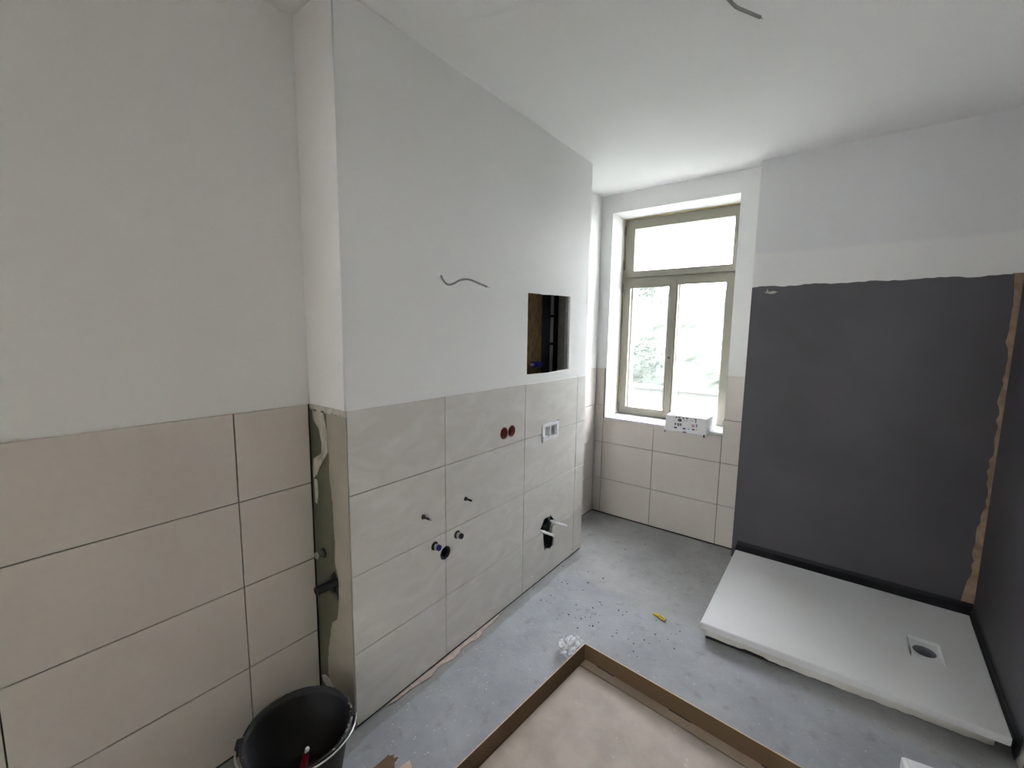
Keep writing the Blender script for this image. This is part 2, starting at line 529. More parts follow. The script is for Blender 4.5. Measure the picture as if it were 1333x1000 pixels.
def cut(o, cutters):
    """Cut each cutter mesh (world space) out of object o, in place."""
    o.data = o.data.copy()
    wl = WLOC[o.name]
    p = o.parent
    o.parent = None
    o.matrix_world = Matrix.Translation(wl)
    for me in cutters:
        c = bpy.data.objects.new('cutter', me)
        COL.objects.link(c)
        md = o.modifiers.new('cut', 'BOOLEAN')
        md.operation = 'DIFFERENCE'; md.solver = 'EXACT'; md.object = c
        bpy.context.view_layer.update()
        dg = bpy.context.evaluated_depsgraph_get()
        nm = bpy.data.meshes.new_from_object(o.evaluated_get(dg))
        o.modifiers.clear()
        o.data = nm
        bpy.data.objects.remove(c)
    setp(o, p)
    return o


TILES = {}


def tile(axis, face, a0, a1, z0, z1, m, parent, thick=0.0065, sgn=1):
    """One tile with chamfered front edge. axis = normal axis ('x': spans y; 'y': spans x), face = front plane."""
    w, h = round(a1 - a0, 4), round(z1 - z0, 4)
    key = (axis, w, h, m.name, sgn)
    if key not in TILES:
        c = 0.0012
        bm = bmesh.new()
        def P(u, z, t):
            return (t * sgn, u, z) if axis == 'x' else (u, t * sgn, z)
        rings = []
        for ins, t in ((0, -thick), (0, -c), (c, 0)):
            rings.append([bm.verts.new(P(u, z, t)) for u, z in ((-w / 2 + ins, ins), (w / 2 - ins, ins), (w / 2 - ins, h - ins), (-w / 2 + ins, h - ins))])
        bm.faces.new(rings[0]); bm.faces.new(rings[2])
        for i in range(2):
            for k in range(4):
                bm.faces.new((rings[i][k], rings[i][(k + 1) % 4], rings[i + 1][(k + 1) % 4], rings[i + 1][k]))
        bmesh.ops.recalc_face_normals(bm, faces=bm.faces)
        me = bpy.data.meshes.new('tile')
        bm.to_mesh(me); bm.free()
        me.materials.append(m)
        TILES[key] = me
    mid = (a0 + a1) / 2
    loc = (face, mid, z0) if axis == 'x' else (mid, face, z0)
    return link_mesh('tile', TILES[key], m, parent, Vector(loc))


def ragged(a, b, n, amp, rnd):
    """Points from a to b in 2-D with jitter across."""
    a, b = Vector(a), Vector(b)
    d = (b - a)
    p = Vector((-d.y, d.x)).normalized()
    return [tuple(a + d * (i / n) + p * (rnd.uniform(-amp, amp) if 0 < i < n else 0)) for i in range(n + 1)]


# ================================================================ SETTING
H = 2.53
ZT = 1.207            # top of the wall tiling
ROW = 0.302           # tile pitch
J = 0.0034            # open joint
ROWS = [(ZT - (i + 1) * ROW, ZT - i * ROW) for i in range(4)]
XL = -0.246           # plaster face of the left wall
YW = 2.384            # plaster face of the window wall
YS = 2.2925           # plaster face of the shower back wall
YBACK = -1.75


def xr(y):            # right wall runs slightly out of square
    return 1.977 - 0.045 * (2.29 - y)


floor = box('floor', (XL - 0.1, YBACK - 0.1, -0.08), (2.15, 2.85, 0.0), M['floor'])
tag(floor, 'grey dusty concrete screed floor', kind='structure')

bm = bmesh.new()
cz = lambda x, y: H + 0.008 * (x - 0.3) * (1 if y > 0 else 0)
vb = [bm.verts.new((x, y, cz(x, y))) for x, y in ((XL - 0.1, YBACK - 0.1), (2.15, YBACK - 0.1), (2.15, 2.85), (XL - 0.1, 2.85))]
vt = [bm.verts.new((v.co.x, v.co.y, H + 0.15)) for v in vb]
bm.faces.new(vb); bm.faces.new(vt[::-1])
for i in range(4):
    bm.faces.new((vb[i], vb[(i + 1) % 4], vt[(i + 1) % 4], vt[i]))
ceiling = from_bm('ceiling', bm, M['ceil'])
tag(ceiling, 'smooth white painted ceiling', kind='structure')

# ---- left wall
wall_left = box('wall_left', (XL - 0.12, YBACK - 0.1, 0), (XL, 2.85, H), M['paint'])
tag(wall_left, 'white left wall with greige tiles on its lower half', kind='structure')
box('adhesive_bed', (XL, YBACK, 0.0005), (XL + 0.0012, -0.0002, ZT - 0.002), M['bed'], wall_left)
ycols = [(-0.257, -0.008), (-0.805, -0.257), (-1.407, -0.805), (-1.75, -1.407)]
for z0, z1 in ROWS:
    for a0, a1 in ycols:
        zb = max(z0 + J / 2, 0.013)
        tile('x', XL + 0.0065 + 0.0012, a0 + J / 2, a1 - J / 2, zb, z1 - J / 2, M['tile'], wall_left)
box('adhesive_bed', (XL, 1.745, 0.0005), (XL + 0.0012, YW - 0.004, ZT - 0.004), M['bed'], wall_left)
for z0, z1 in ROWS:
    for a0, a1 in ((1.744, 1.90), (1.90, 2.374)):
        tile('x', XL + 0.0077, a0 + J / 2, a1 - J / 2, max(z0 + J / 2, 0.013), z1 - J / 2, M['tile'], wall_left)

# ---- window wall with its opening
OX0, OX1, OZ0, OZ1 = -0.153, 0.725, 0.795, 2.392
wall_window = box('wall_window', (XL, YW, 0), (0.846, 2.86, H), M['paint'])
tag(wall_window, 'white end wall around the window, tiled below', kind='structure')
cut(wall_window, [cutter_bm(lambda b: add_box(b, (OX0, YW - 0.2, OZ0), (OX1, 3.2, OZ1)))])
box('adhesive_bed', (XL + 0.008, YW - 0.0012, 0.0005), (OX0 - 0.012, YW, ZT - 0.004), M['bed'], wall_window)
box('adhesive_bed', (OX0 - 0.012, YW - 0.0012, 0.0005), (OX1, YW, OZ0 - 0.002), M['bed'], wall_window)
box('adhesive_bed', (OX1, YW - 0.0012, 0.0005), (0.844, YW, ZT - 0.004), M['bed'], wall_window)
for z0, z1 in ROWS:
    zb = max(z0 + J / 2, 0.013)
    for a0, a1 in ((-0.2375, -0.168), (-0.168, 0.246), (0.246, 0.719), (0.719, 0.845)):
        zt = z1 - J / 2
        b0, b1 = a0, a1
        if -0.2 < a0 < 0.5:
            zt = min(zt, OZ0 - 0.001)
            if zt - zb < 0.02: continue
        elif a0 > 0.5 and zt > OZ0 + 0.2:
            b0 = OX1 + 0.001 if z0 > OZ0 else a0
        tile('y', YW - 0.0077, b0 + J / 2, b1 - J / 2, zb, zt, M['tile'], wall_window, sgn=-1)

# ---- shower back wall, standing proud of the window wall
wall_shower = box('wall_shower', (0.844, YS, 0), (2.15, 2.86, H + 0.02), M['showerwall'])
tag(wall_shower, 'white wall behind the shower with dark waterproof coating', kind='structure')
rnd = random.Random(3)
top = [(0.8445, 1.778)] + [(0.8445 + 1.09 * i / 44, 1.781 + 0.003 * math.sin(i * 0.6) + 0.005 * i / 44 + rnd.uniform(-0.003, 0.003)) for i in range(1, 45)]
rside = []
for i in range(0, 60):
    z = 1.787 - i * (1.787 - 0.06) / 59
    t = i / 59
    rside.append((1.944 + 0.016 * math.sin(t * 3.1) - 0.022 * t ** 6 + 0.004 * math.sin(t * 31) + rnd.uniform(-0.006, 0.006), z))
coat_pts = [(0.8445, 0.0)] + top + rside + [(1.925, 0.0)]
prism('waterproof_coating', coat_pts, 'y', YS - 0.0025, YS, M['coat'], wall_shower)
# bare strip left uncoated in the corner
lft = [(x - 0.006, z) for x, z in rside]
strip = [(xr(2.29) - 0.002, 1.792)] + [(xr(2.29) - 0.002, 0.06)] + lft[::-1] + [(1.936, 1.792)]
prism('bare_plaster_strip', strip, 'y', YS - 0.0015, YS - 0.0002, M['bareplaster'], wall_shower)
prism('plaster_smear', [(0.915, 1.742), (0.925, 1.752), (0.93, 1.768), (0.936, 1.748), (0.965, 1.752), (0.985, 1.747), (0.968, 1.738), (0.945, 1.735)], 'y', YS - 0.0032, YS - 0.0025, M['filler'], wall_shower)

# ---- right wall
bm = bmesh.new()
y0, y1 = YBACK - 0.1, YS
add_prism(bm, [(xr(y0), y0), (xr(y1), y1), (2.15, y1), (2.15, y0)], 'z', 0, H + 0.01)
wall_right = from_bm('wall_right', bm, M['paint'])
tag(wall_right, 'right wall beside the shower with dark waterproof coating', kind='structure')
bm = bmesh.new()
pr = [(2.287, 0.0), (2.287, 1.786)]
for i in range(1, 26):
    y = 2.287 - i * 1.06 / 25
    pr.append((y, 1.787 + rnd.uniform(-0.004, 0.004)))
pr += [(1.24, 1.2), (1.25, 0.7), (1.285, 0.25), (1.318, 0.13), (1.37, 0.0)]
A = [bm.verts.new((xr(y) - 0.0025, y, z)) for y, z in pr]
B = [bm.verts.new((xr(y) - 0.0001, y, z)) for y, z in pr]
bm.faces.new(A); bm.faces.new(B[::-1])
for i in range(len(A)):
    k = (i + 1) % len(A)
    bm.faces.new((A[i], B[i], B[k], A[k]))
bm.normal_update(); bmesh.ops.triangulate(bm, faces=[f for f in bm.faces if len(f.verts) > 4], ngon_method='EAR_CLIP')
from_bm('waterproof_coating', bm, M['coat'], wall_right)

# ---- back wall behind the camera
DX0, DX1, DZ = 0.25, 1.30, 2.08
wall_back = box('wall_back', (XL, YBACK - 0.1, 0), (1.795, YBACK, H), M['paint'])
tag(wall_back, 'white wall with the open doorway behind the viewer', kind='structure')
cut(wall_back, [cutter_bm(lambda b: add_box(b, (DX0, YBACK - 0.3, -0.1), (DX1, YBACK + 0.2, DZ)))])
# unseen hall added for fill light through the doorway, window openings placed for it
HX0, HX1, HY0, HY1 = -0.9, 2.5, -4.6, YBACK - 0.1
tag(box('floor_fill_hall', (HX0 - 0.1, HY0 - 0.1, -0.08), (HX1 + 0.1, HY1, 0.0), M['wood']), 'floor of the added hall beyond the doorway', kind='structure')
tag(box('ceiling_fill_hall', (HX0 - 0.1, HY0 - 0.1, H), (HX1 + 0.1, HY1, H + 0.15), M['cream']), 'ceiling of the added hall beyond the doorway', kind='structure')
wl = box('wall_fill_hall_left', (HX0 - 0.1, HY0, 0), (HX0, HY1, H), M['cream'])
tag(wl, 'cream wall of the added hall with a small fill-light opening', kind='structure')
cut(wl, [cutter_bm(lambda b: add_box(b, (HX0 - 0.4, -3.7, 1.1), (HX0 + 0.3, -3.1, 2.0)))])
wh = box('wall_fill_hall_back', (HX0 - 0.1, HY0 - 0.1, 0), (HX1 + 0.1, HY0, H), M['cream'])
tag(wh, 'cream end wall of the added hall with a fill-light opening', kind='structure')
cut(wh, [cutter_bm(lambda b: add_box(b, (0.44, HY0 - 0.4, 1.2), (1.16, HY0 + 0.3, 2.0)))])
tag(box('wall_fill_hall_right', (HX1, HY0, 0), (HX1 + 0.1, HY1, H), M['cream']), 'cream wall of the added hall opposite its small opening', kind='structure')
tag(box('wall_fill_hall_front', (HX0, HY1 - 0.02, 0), (XL - 0.001, HY1, H), M['cream']), 'cream wall of the added hall beside the doorway', kind='structure')
tag(box('wall_fill_hall_side', (1.796, HY1 - 0.02, 0), (HX1, HY1, H), M['cream']), 'cream wall of the added hall right of the doorway', kind='structure')

# ---- installation wall boxed out in front of the left wall
XB = -0.0077          # front face of its boards
BY1 = 1.742
wall_inner = empty('wall_inner', ((XL + 0) / 2, BY1 / 2, 0), 'boxed-out installation wall, white above and tiled below', kind='structure')
wc = [(1.336, 0.38), (1.392, 0.329), (1.361, 0.298), (1.352, 0.26), (1.382, 0.231), (1.378, 0.172), (1.336, 0.163), (1.303, 0.181), (1.273, 0.177), (1.254, 0.292), (1.217, 0.323), (1.264, 0.38)]
CUT = {
    'access': cutter_bm(lambda b: add_prism(b, [(1.068, 1.257), (1.068, 1.688), (1.20, 1.691), (1.21, 1.688), (1.31, 1.694), (1.512, 1.70), (1.518, 1.26), (1.30, 1.252)], 'x', -0.1, 0.1)),
    'red1': cutter_bm(lambda b: add_lathe(b, [(0.0315, -0.1), (0.0315, 0.1)], (0, 0.869, 0.9735), (1, 0, 0), 28)),
    'red2': cutter_bm(lambda b: add_lathe(b, [(0.0315, -0.1), (0.0315, 0.1)], (0, 0.933, 0.9735), (1, 0, 0), 28)),
    'flush': cutter_bm(lambda b: add_box(b, (-0.1, 1.218, 0.853), (0.1, 1.402, 0.964))),
    'drain': cutter_bm(lambda b: add_lathe(b, [(0.031, -0.1), (0.031, 0.1)], (0, 0.458, 0.507), (1, 0, 0), 28)),
    'wc': cutter_bm(lambda b: add_prism(b, wc, 'x', -0.1, 0.1)),
    'bolt1': cutter_bm(lambda b: add_lathe(b, [(0.0105, -0.1), (0.0105, 0.1)], (0, 0.333, 0.717), (1, 0, 0), 16)),
    'bolt2': cutter_bm(lambda b: add_lathe(b, [(0.0105, -0.1), (0.0105, 0.1)], (0, 0.586, 0.717), (1, 0, 0), 16)),
    'val1': cutter_bm(lambda b: add_lathe(b, [(0.020, -0.1), (0.020, 0.1)], (0, 0.395, 0.565), (1, 0, 0), 20)),
    'val2': cutter_bm(lambda b: add_lathe(b, [(0.019, -0.1), (0.019, 0.1)], (0, 0.531, 0.565), (1, 0, 0), 20)),
}
front = box('front_board', (XB - 0.0125, 0.0, 0.0), (XB, BY1, H), M['paint'], wall_inner)
wcb = [(1.307 + (y - 1.307) * 1.22, 0.272 + (z - 0.272) * 1.15) for y, z in wc]
cut(front, [CUT[k] for k in CUT if k != 'wc'] + [cutter_bm(lambda b: add_prism(b, wcb, 'x', -0.1, 0.1))])
bed = box('adhesive_bed', (XB, 0.002, 0.0005), (XB + 0.0012, BY1 - 0.004, ZT - 0.004), M['bed'], wall_inner)
cut(bed, [CUT[k] for k in CUT if k != 'access'])
cols = [(0.0005, 0.4604, []), (0.4604, 1.0504, []), (1.0504, 1.6243, []), (1.6243, BY1 - 0.0005, [])]
need = {(0, 0): [], (1, 0): ['red1', 'red2'], (2, 0): ['flush'], (2, 1): ['flush'], (0, 1): ['bolt1'], (1, 1): ['bolt2'],
        (0, 2): ['val1', 'drain'], (1, 2): ['val2', 'drain'], (2, 2): ['wc'], (2, 3): ['wc']}
for ri, (z0, z1) in enumerate(ROWS):
    for ci, (a0, a1, _) in enumerate(cols):
        t = tile('x', 0.0, a0 + J / 2, a1 - J / 2, max(z0 + J / 2, 0.013), z1 - J / 2, M['tilehaze'], wall_inner)
        if need.get((ci, ri)):
            cut(t, [CUT[k] for k in need[(ci, ri)]])

# end boards: near one painted above, bare green board below
SIDECUT = [cutter_bm(lambda b: add_prism(b, [(-0.138, 0.565), (-0.115, 0.588), (-0.088, 0.562), (-0.088, 0.50), (-0.102, 0.473), (-0.149, 0.495)], 'y', -0.1, 0.1)),
           cutter_bm(lambda b: add_lathe(b, [(0.021, -0.1), (0.021, 0.1)], (-0.188, 0, 0.636), (0, 1, 0), 18))]
box('end_board', (XL + 0.0005, 0.0, ZT), (XB - 0.0125, 0.0125, H), M['paint'], wall_inner)
lower = box('lower_end_board', (XL + 0.0005, 0.0005, 0.0), (XB - 0.0125, 0.0125, ZT), M['board_green'], wall_inner)
cut(lower, SIDECUT)
far = box('end_board', (XL + 0.0005, BY1 - 0.0125, 0.0), (XB - 0.0125, BY1, H), M['cavity'], wall_inner)  # dark colour puts the cavity's shade on this board
# corner bead of the painted edge, and the edge of the tiling
tube('corner_bead', [(XB - 0.0002, 0.0002, ZT + 0.002), (XB - 0.0002, 0.0002, H)], 0.0032, M['paint'], wall_inner, seg=8)
rnd = random.Random(11)
skim = [(-0.123, 1.186), (-0.124, 1.124), (-0.121, 1.054), (-0.115, 1.027), (-0.118, 0.954), (-0.107, 0.885), (-0.102, 0.842), (-0.1, 0.755), (-0.095, 0.712), (-0.101, 0.62), (-0.090, 0.596), (-0.082, 0.56), (-0.084, 0.487), (-0.102, 0.402), (-0.136, 0.374), (-0.157, 0.301), (-0.172, 0.245), (-0.178, 0.193), (-0.18, 0.0)]
sk = []
for i in range(len(skim) - 1):
    sk += ragged(skim[i], skim[i + 1], 4, 0.0025, rnd)[:-1]
sk.append(skim[-1])
prism('mortar_skim', sk + [(-0.001, 0.0), (-0.001, 1.188), (-0.06, 1.186)], 'y', -0.004, 0.0004, M['skim'], wall_inner)
f1 = [(-0.224, 1.182), (-0.185, 1.186), (-0.147, 1.183), (-0.135, 1.14), (-0.126, 1.10), (-0.131, 1.07), (-0.125, 1.045), (-0.145, 1.02), (-0.168, 0.998), (-0.19, 0.972), (-0.207, 0.944), (-0.232, 0.923), (-0.236, 0.961), (-0.228, 1.0), (-0.17, 1.03), (-0.165, 1.07), (-0.18, 1.12), (-0.215, 1.15)]
prism('filler_patch', f1, 'y', -0.0025, 0.0004, M['filler'], wall_inner)
prism('filler_patch', [(-0.228, 0.92), (-0.209, 0.922), (-0.202, 0.875), (-0.214, 0.824), (-0.229, 0.829)], 'y', -0.0025, 0.0004, M['filler'], wall_inner)
prism('filler_patch', [(-0.228, 0.107), (-0.205, 0.122), (-0.182, 0.122), (-0.143, 0.10), (-0.121, 0.07), (-0.142, 0.05), (-0.172, 0.07), (-0.219, 0.09)], 'y', -0.0065, -0.004, M['filler'], wall_inner)
tp = [(-0.238, 1.207)] + [(-0.238 + 0.238 * i / 22, 1.190 + rnd.uniform(-0.006, 0.004)) for i in range(23)] + [(-0.001, 1.207)]
prism('plaster_edge', tp, 'y', -0.0045, 0.0004, M['filler'], wall_inner)

# inside the access opening
box('strand_board', (XL + 0.001, 1.30, 1.0), (XL + 0.013, 1.545, 2.1), M['osb'], wall_inner)
box('cavity_shade_panel', (XL + 0.001, 1.55, 0.3), (XL + 0.006, BY1 - 0.013, 2.45), M['cavity'], wall_inner)  # added dark panel, painted as the shade inside the cavity
bm = bmesh.new()
add_prism(bm, [(-0.075, 1.565), (-0.022, 1.565), (-0.022, 1.568), (-0.072, 1.568), (-0.072, 1.612), (-0.022, 1.612), (-0.022, 1.615), (-0.075, 1.615)], 'z', 0.01, H - 0.01)
from_bm('metal_stud', bm, M['steel'], wall_inner)
bm = bmesh.new()
add_prism(bm, [(-0.175, 1.655), (-0.13, 1.655), (-0.13, 1.658), (-0.172, 1.658), (-0.172, 1.70), (-0.175, 1.70)], 'z', 0.01, H - 0.01)
from_bm('metal_stud', bm, M['steel'], wall_inner)

# ================================================================ WINDOW
window_1 = empty('window_1', (0.28, 2.63, OZ0), 'taupe timber window with a fanlight over two casements', kind='structure')


def frame_bm(bm, x0, x1, z0, z1, l, r, b, t, ya, yb):
    """Rectangular frame with rail widths left, right, bottom, top."""
    o = [(x0, z0), (x1, z0), (x1, z1), (x0, z1)]
    i = [(x0 + l, z0 + b), (x1 - r, z0 + b), (x1 - r, z1 - t), (x0 + l, z1 - t)]
    V = {}
    for nm, pts in (('o', o), ('i', i)):
        for yn, y in (('a', ya), ('b', yb)):
            V[nm + yn] = [bm.verts.new((p[0], y, p[1])) for p in pts]
    for k in range(4):
        n = (k + 1) % 4
        bm.faces.new((V['oa'][k], V['oa'][n], V['ia'][n], V['ia'][k]))
        bm.faces.new((V['ob'][k], V['ib'][k], V['ib'][n], V['ob'][n]))
        bm.faces.new((V['oa'][k], V['ob'][k], V['ob'][n], V['oa'][n]))
        bm.faces.new((V['ia'][k], V['ia'][n], V['ib'][n], V['ib'][k]))


def frame_part(name, *a, m, parent, bev=0.003):
    bm = bmesh.new()
    frame_bm(bm, *a)
    if bev:
        es = [e for e in bm.edges if len(e.link_faces) == 2 and e.calc_face_angle(0) > 0.5]
        bmesh.ops.bevel(bm, geom=es, offset=bev, segments=1, affect='EDGES')
    return from_bm(name, bm, m, parent)


FX0, FX1, FZ0, FZ1 = -0.142, 0.704, 0.812, 2.384
frame_part('outer_frame', FX0, FX1, FZ0, FZ1, 0.052, 0.045, 0.05, 0.05, 2.622, 2.665, m=M['frame'], parent=window_1)
box('transom_rail', (FX0 + 0.03, 2.618, 1.90), (FX1 - 0.03, 2.664, 1.945), M['frame'], window_1, 0.003)
s1 = frame_part('fanlight_sash', FX0 + 0.012, FX1 - 0.012, 1.93, 2.372, 0.072, 0.033, 0.05, 0.065, 2.602, 2.621, m=M['frame'], parent=window_1)
s2 = frame_part('casement', FX0 + 0.012, 0.2635, 0.825, 1.915, 0.052, 0.034, 0.053, 0.07, 2.602, 2.621, m=M['frame'], parent=window_1)
s3 = frame_part('casement', 0.2645, FX1 - 0.012, 0.825, 1.915, 0.034, 0.060, 0.055, 0.06, 2.602, 2.621, m=M['frame'], parent=window_1)
box('cover_strip', (0.244, 2.594, 0.84), (0.285, 2.6015, 1.90), M['frame'], window_1, 0.003)
# white outer timber behind
fb = dict(m=M['framewhite'], parent=window_1, bev=0)
frame_part('outer_timber', FX0 + 0.01, FX1 - 0.01, FZ0 + 0.01, FZ1 - 0.01, 0.055, 0.04, 0.05, 0.055, 2.666, 2.73, **fb)
box('outer_mullion', (0.235, 2.6655, 0.86), (0.30, 2.73, 1.93), M['framewhite'], window_1)
box('outer_transom', (-0.08, 2.667, 1.885), (0.665, 2.73, 1.965), M['framewhite'], window_1)
# panes
box('pane', (-0.0845, 2.70, 1.962), (0.657, 2.704, 2.325), M['pane'], s1)
box('pane', (-0.0845, 2.70, 0.86), (0.236, 2.704, 1.887), M['pane'], s2)
box('pane', (0.299, 2.70, 0.86), (0.657, 2.704, 1.887), M['pane'], s3)
# hinges and espagnolette bits
for z in (2.30, 2.03, 1.85, 0.88):
    tube('hinge', [(FX0 + 0.006, 2.598, z - 0.035), (FX0 + 0.006, 2.598, z + 0.035)], 0.007, M['frame'], window_1, seg=8)
for z in (2.10, 1.895):
    box('catch', (FX1 - 0.02, 2.594, z - 0.012), (FX1 - 0.008, 2.602, z + 0.012), M['cavity'], window_1, 0.002)
lathe('handle_rosette', [(0, 0), (0.009, 0), (0.009, 0.006), (0.0, 0.006)], (0.262, 2.594, 1.30), (0, -1, 0), M['cavity'], window_1, 14)
# mounting foam in the gap round the frame; one gap left open
box('mounting_foam', (OX0 + 0.003, 2.612, 2.3835), (OX1 - 0.003, 2.65, OZ1 - 0.0005), M['foam'], window_1)
box('mounting_foam', (OX0 + 0.0005, 2.625, 0.82), (FX0 - 0.0005, 2.65, 2.38), M['foam'], window_1)
box('mounting_foam', (FX1 + 0.0005, 2.625, 0.82), (OX1 - 0.0005, 2.65, 1.66), M['foam'], window_1)
box('mounting_foam', (FX1 + 0.0005, 2.625, 1.92), (OX1 - 0.0005, 2.65, 2.38), M['foam'], window_1)
sill = box('window_sill', (OX0 + 0.001, YW - 0.0075, OZ0 + 0.0005), (OX1 - 0.001, 2.86, FZ0 - 0.001), M['sill'], window_1, 0.0015)
tag(sill, 'pale smooth window sill')

# ================================================================ OUTSIDE THE WINDOW
lawn = box('ground', (-14, 2.95, -0.72), (12, 30, -0.6), M['lawn'])
tag(lawn, 'green lawn outside the window', kind='structure')
gw = empty('garden_wall', (-2, 9.2, -0.6), 'low pale garden wall beyond the lawn', 'wall')
box('wall_body', (-9, 9.1, -0.6), (6, 9.3, 0.20), M['gardenwall'], gw)
box('coping', (-9, 9.04, 0.20), (6, 9.36, 0.27), M['gardenwall'], gw, 0.01)
bm = bmesh.new()
bmesh.ops.create_grid(bm, x_segments=90, y_segments=30, size=1)
rh = random.Random(2)
for v in bm.verts:
    x, z = v.co.x * 7.5 - 1.5, -0.55 + (v.co.y + 1) * 1.55
    d_ = noise.noise(Vector((x * 1.7, z * 1.7, 0))) * 0.25 + noise.noise(Vector((x * 6, z * 6, 3))) * 0.1
    v.co = Vector((x, 10.4 + d_ + 0.12 * max(0, z) , z + (0.2 * noise.noise(Vector((x * 2.2, 5, 1))) if z > 2.4 else 0)))
back = bmesh.ops.duplicate(bm, geom=bm.verts[:] + bm.edges[:] + bm.faces[:])
for v in [g for g in back['geom'] if isinstance(g, bmesh.types.BMVert)]:
    v.co.y += 0.9
hedge = from_bm('hedge', bm, M['hedge'])
tag(hedge, 'tall dark green hedge beyond the garden wall', 'hedge')


def tree(base, h, crown, nleaf, seed, label):
    t = empty('tree', base, label, 'tree', 'trees outside the window')
    r = random.Random(seed)
    bx, by, bz = base
    bm = bmesh.new()
    add_tube(bm, [(bx, by, bz), (bx + 0.05, by, bz + h * 0.3), (bx - 0.04, by + 0.03, bz + h * 0.6), (bx, by, bz + h * 0.92)], [0.11, 0.09, 0.06, 0.02], 8)
    for k in range(7):
        z = bz + h * (0.3 + 0.08 * k)
        a = r.uniform(0, 6.28)
        l = r.uniform(0.6, 1.1) * crown
        add_tube(bm, [(bx, by, z), (bx + math.cos(a) * l * 0.5, by + math.sin(a) * l * 0.5, z + 0.15), (bx + math.cos(a) * l, by + math.sin(a) * l, z + 0.1)], [0.035, 0.025, 0.008], 6)
    from_bm('trunk', bm, M['bark'], t, True)
    bm = bmesh.new()
    clumps = [(r.gauss(0, crown * 0.5), r.gauss(0, crown * 0.5), r.uniform(0.3, 1.0) * h) for _ in range(26)]
    for i in range(nleaf):
        c = r.choice(clumps)
        p = Vector((bx + c[0] + r.gauss(0, crown * 0.16), by + c[1] + r.gauss(0, crown * 0.16), bz + c[2] + r.gauss(0, crown * 0.12)))
        d = Vector((r.uniform(-1, 1), r.uniform(-1, 1), r.uniform(-1, 0.2))).normalized()
        s = d.orthogonal().normalized()
        L_ = r.uniform(0.06, 0.11)
        q = [p, p + d * L_ * 0.5 + s * L_ * 0.3, p + d * L_, p + d * L_ * 0.5 - s * L_ * 0.3]
        bm.faces.new([bm.verts.new(v) for v in q])
    from_bm('foliage', bm, M['leaf'], t)
    t.children[-1]['kind'] = 'stuff'
    return t


tree((-2.25, 7.2, -0.6), 3.3, 0.75, 5200, 5, 'leafy young tree standing on the lawn outside the left casement')

# ================================================================ THINGS ON THE INSTALLATION WALL
for i, y in enumerate((0.869, 0.933)):
    t = empty('socket_box', (-0.03, y, 0.9735 - 0.03), ('round orange-red socket box of the pair, on the basin bolts side' if i == 0 else 'round orange-red socket box of the pair, next to the white flush frame'), 'socket box', 'pair of round socket boxes')
    bm = bmesh.new()
    add_lathe(bm, [(0, -0.046), (0.029, -0.046), (0.030, -0.001), (0.0275, -0.001), (0.0270, -0.043), (0, -0.043)], (0, y, 0.9735), (1, 0, 0), 28)
    from_bm('cup', bm, M['orange'], t, True)
    for s in (-1, 1):
        lathe('screw_post', [(0, 0), (0.0035, 0), (0.0035, 0.036), (0, 0.036)], (-0.043, y, 0.9735 + s * 0.021), (1, 0, 0), M['orange'], t, 8)
    tube('wire', smooth_path([(-0.042, y - 0.008, 0.965), (-0.03, y + 0.004, 0.955), (-0.02, y + 0.012, 0.962), (-0.022, y + 0.016, 0.975)], 4), 0.0022, M['black'], t, 6)

t = empty('flush_plate_frame', (0, 1.31, 0.855), 'white plastic toilet flush frame set into the tiles with two openings', 'flush plate')
bm = bmesh.new()
def frame_x(bm, y0, y1, z0, z1, wl, wr, wb, wt, xa, xb):
    o = [(y0, z0), (y1, z0), (y1, z1), (y0, z1)]
    i = [(y0 + wl, z0 + wb), (y1 - wr, z0 + wb), (y1 - wr, z1 - wt), (y0 + wl, z1 - wt)]
    V = {}
    for nm, pts in (('o', o), ('i', i)):
        for xn, x in (('a', xa), ('b', xb)):
            V[nm + xn] = [bm.verts.new((x, p[0], p[1])) for p in pts]
    for k in range(4):
        n = (k + 1) % 4
        bm.faces.new((V['oa'][k], V['oa'][n], V['ia'][n], V['ia'][k]))
        bm.faces.new((V['ob'][k], V['ib'][k], V['ib'][n], V['ob'][n]))
        bm.faces.new((V['oa'][k], V['ob'][k], V['ob'][n], V['oa'][n]))
        bm.faces.new((V['ia'][k], V['ia'][n], V['ib'][n], V['ib'][k]))
frame_x(bm, 1.221, 1.395, 0.858, 0.958, 0.022, 0.022, 0.020, 0.017, -0.035, 0.006)
from_bm('frame', bm, M['wplastic'], t)
box('divider', (-0.034, 1.303, 0.876), (0.004, 1.312, 0.9415), M['wplastic'], t, 0.001)
box('back_cover', (-0.040, 1.224, 0.861), (-0.0352, 1.392, 0.955), M['tplastic'], t)
box('corner_tab', (0.0062, 1.222, 0.858), (0.010, 1.262, 0.892), M['wplastic'], t, 0.001)
box('inner_block', (-0.034, 1.322, 0.879), (-0.012, 1.368, 0.905), M['tplastic'], t, 0.002)

for y in (0.333, 0.586):
    t = empty('mounting_bolt', (0, y, 0.705), 'black basin bolt with bare steel tip, above the blue-plugged outlet' if y < 0.5 else 'short all-black basin bolt, above the black-plugged chrome outlet', 'bolt', 'basin bolts')
    lathe('sleeve', [(0.0055, -0.03), (0.0100, -0.03), (0.0100, 0.0035), (0.0055, 0.0035)], (0, y, 0.717), (1, 0, 0), M['black'], t, 16)
    prof = [(0, -0.07)]
    for k in range(21):
        x = -0.068 + k * 0.0048
        prof += [(0.0045, x), (0.0052, x + 0.0024)]
    prof += [(0.004, 0.0385), (0, 0.0385)]
    lathe('threaded_rod', prof, (0, y, 0.717), (1, 0, 0), M['black'], t, 10)
    if y < 0.5:
        lathe('rod_tip', [(0, 0.0387), (0.0030, 0.0387), (0.0030, 0.052), (0, 0.052)], (0, y, 0.717), (1, 0, 0), M['steel'], t, 8)


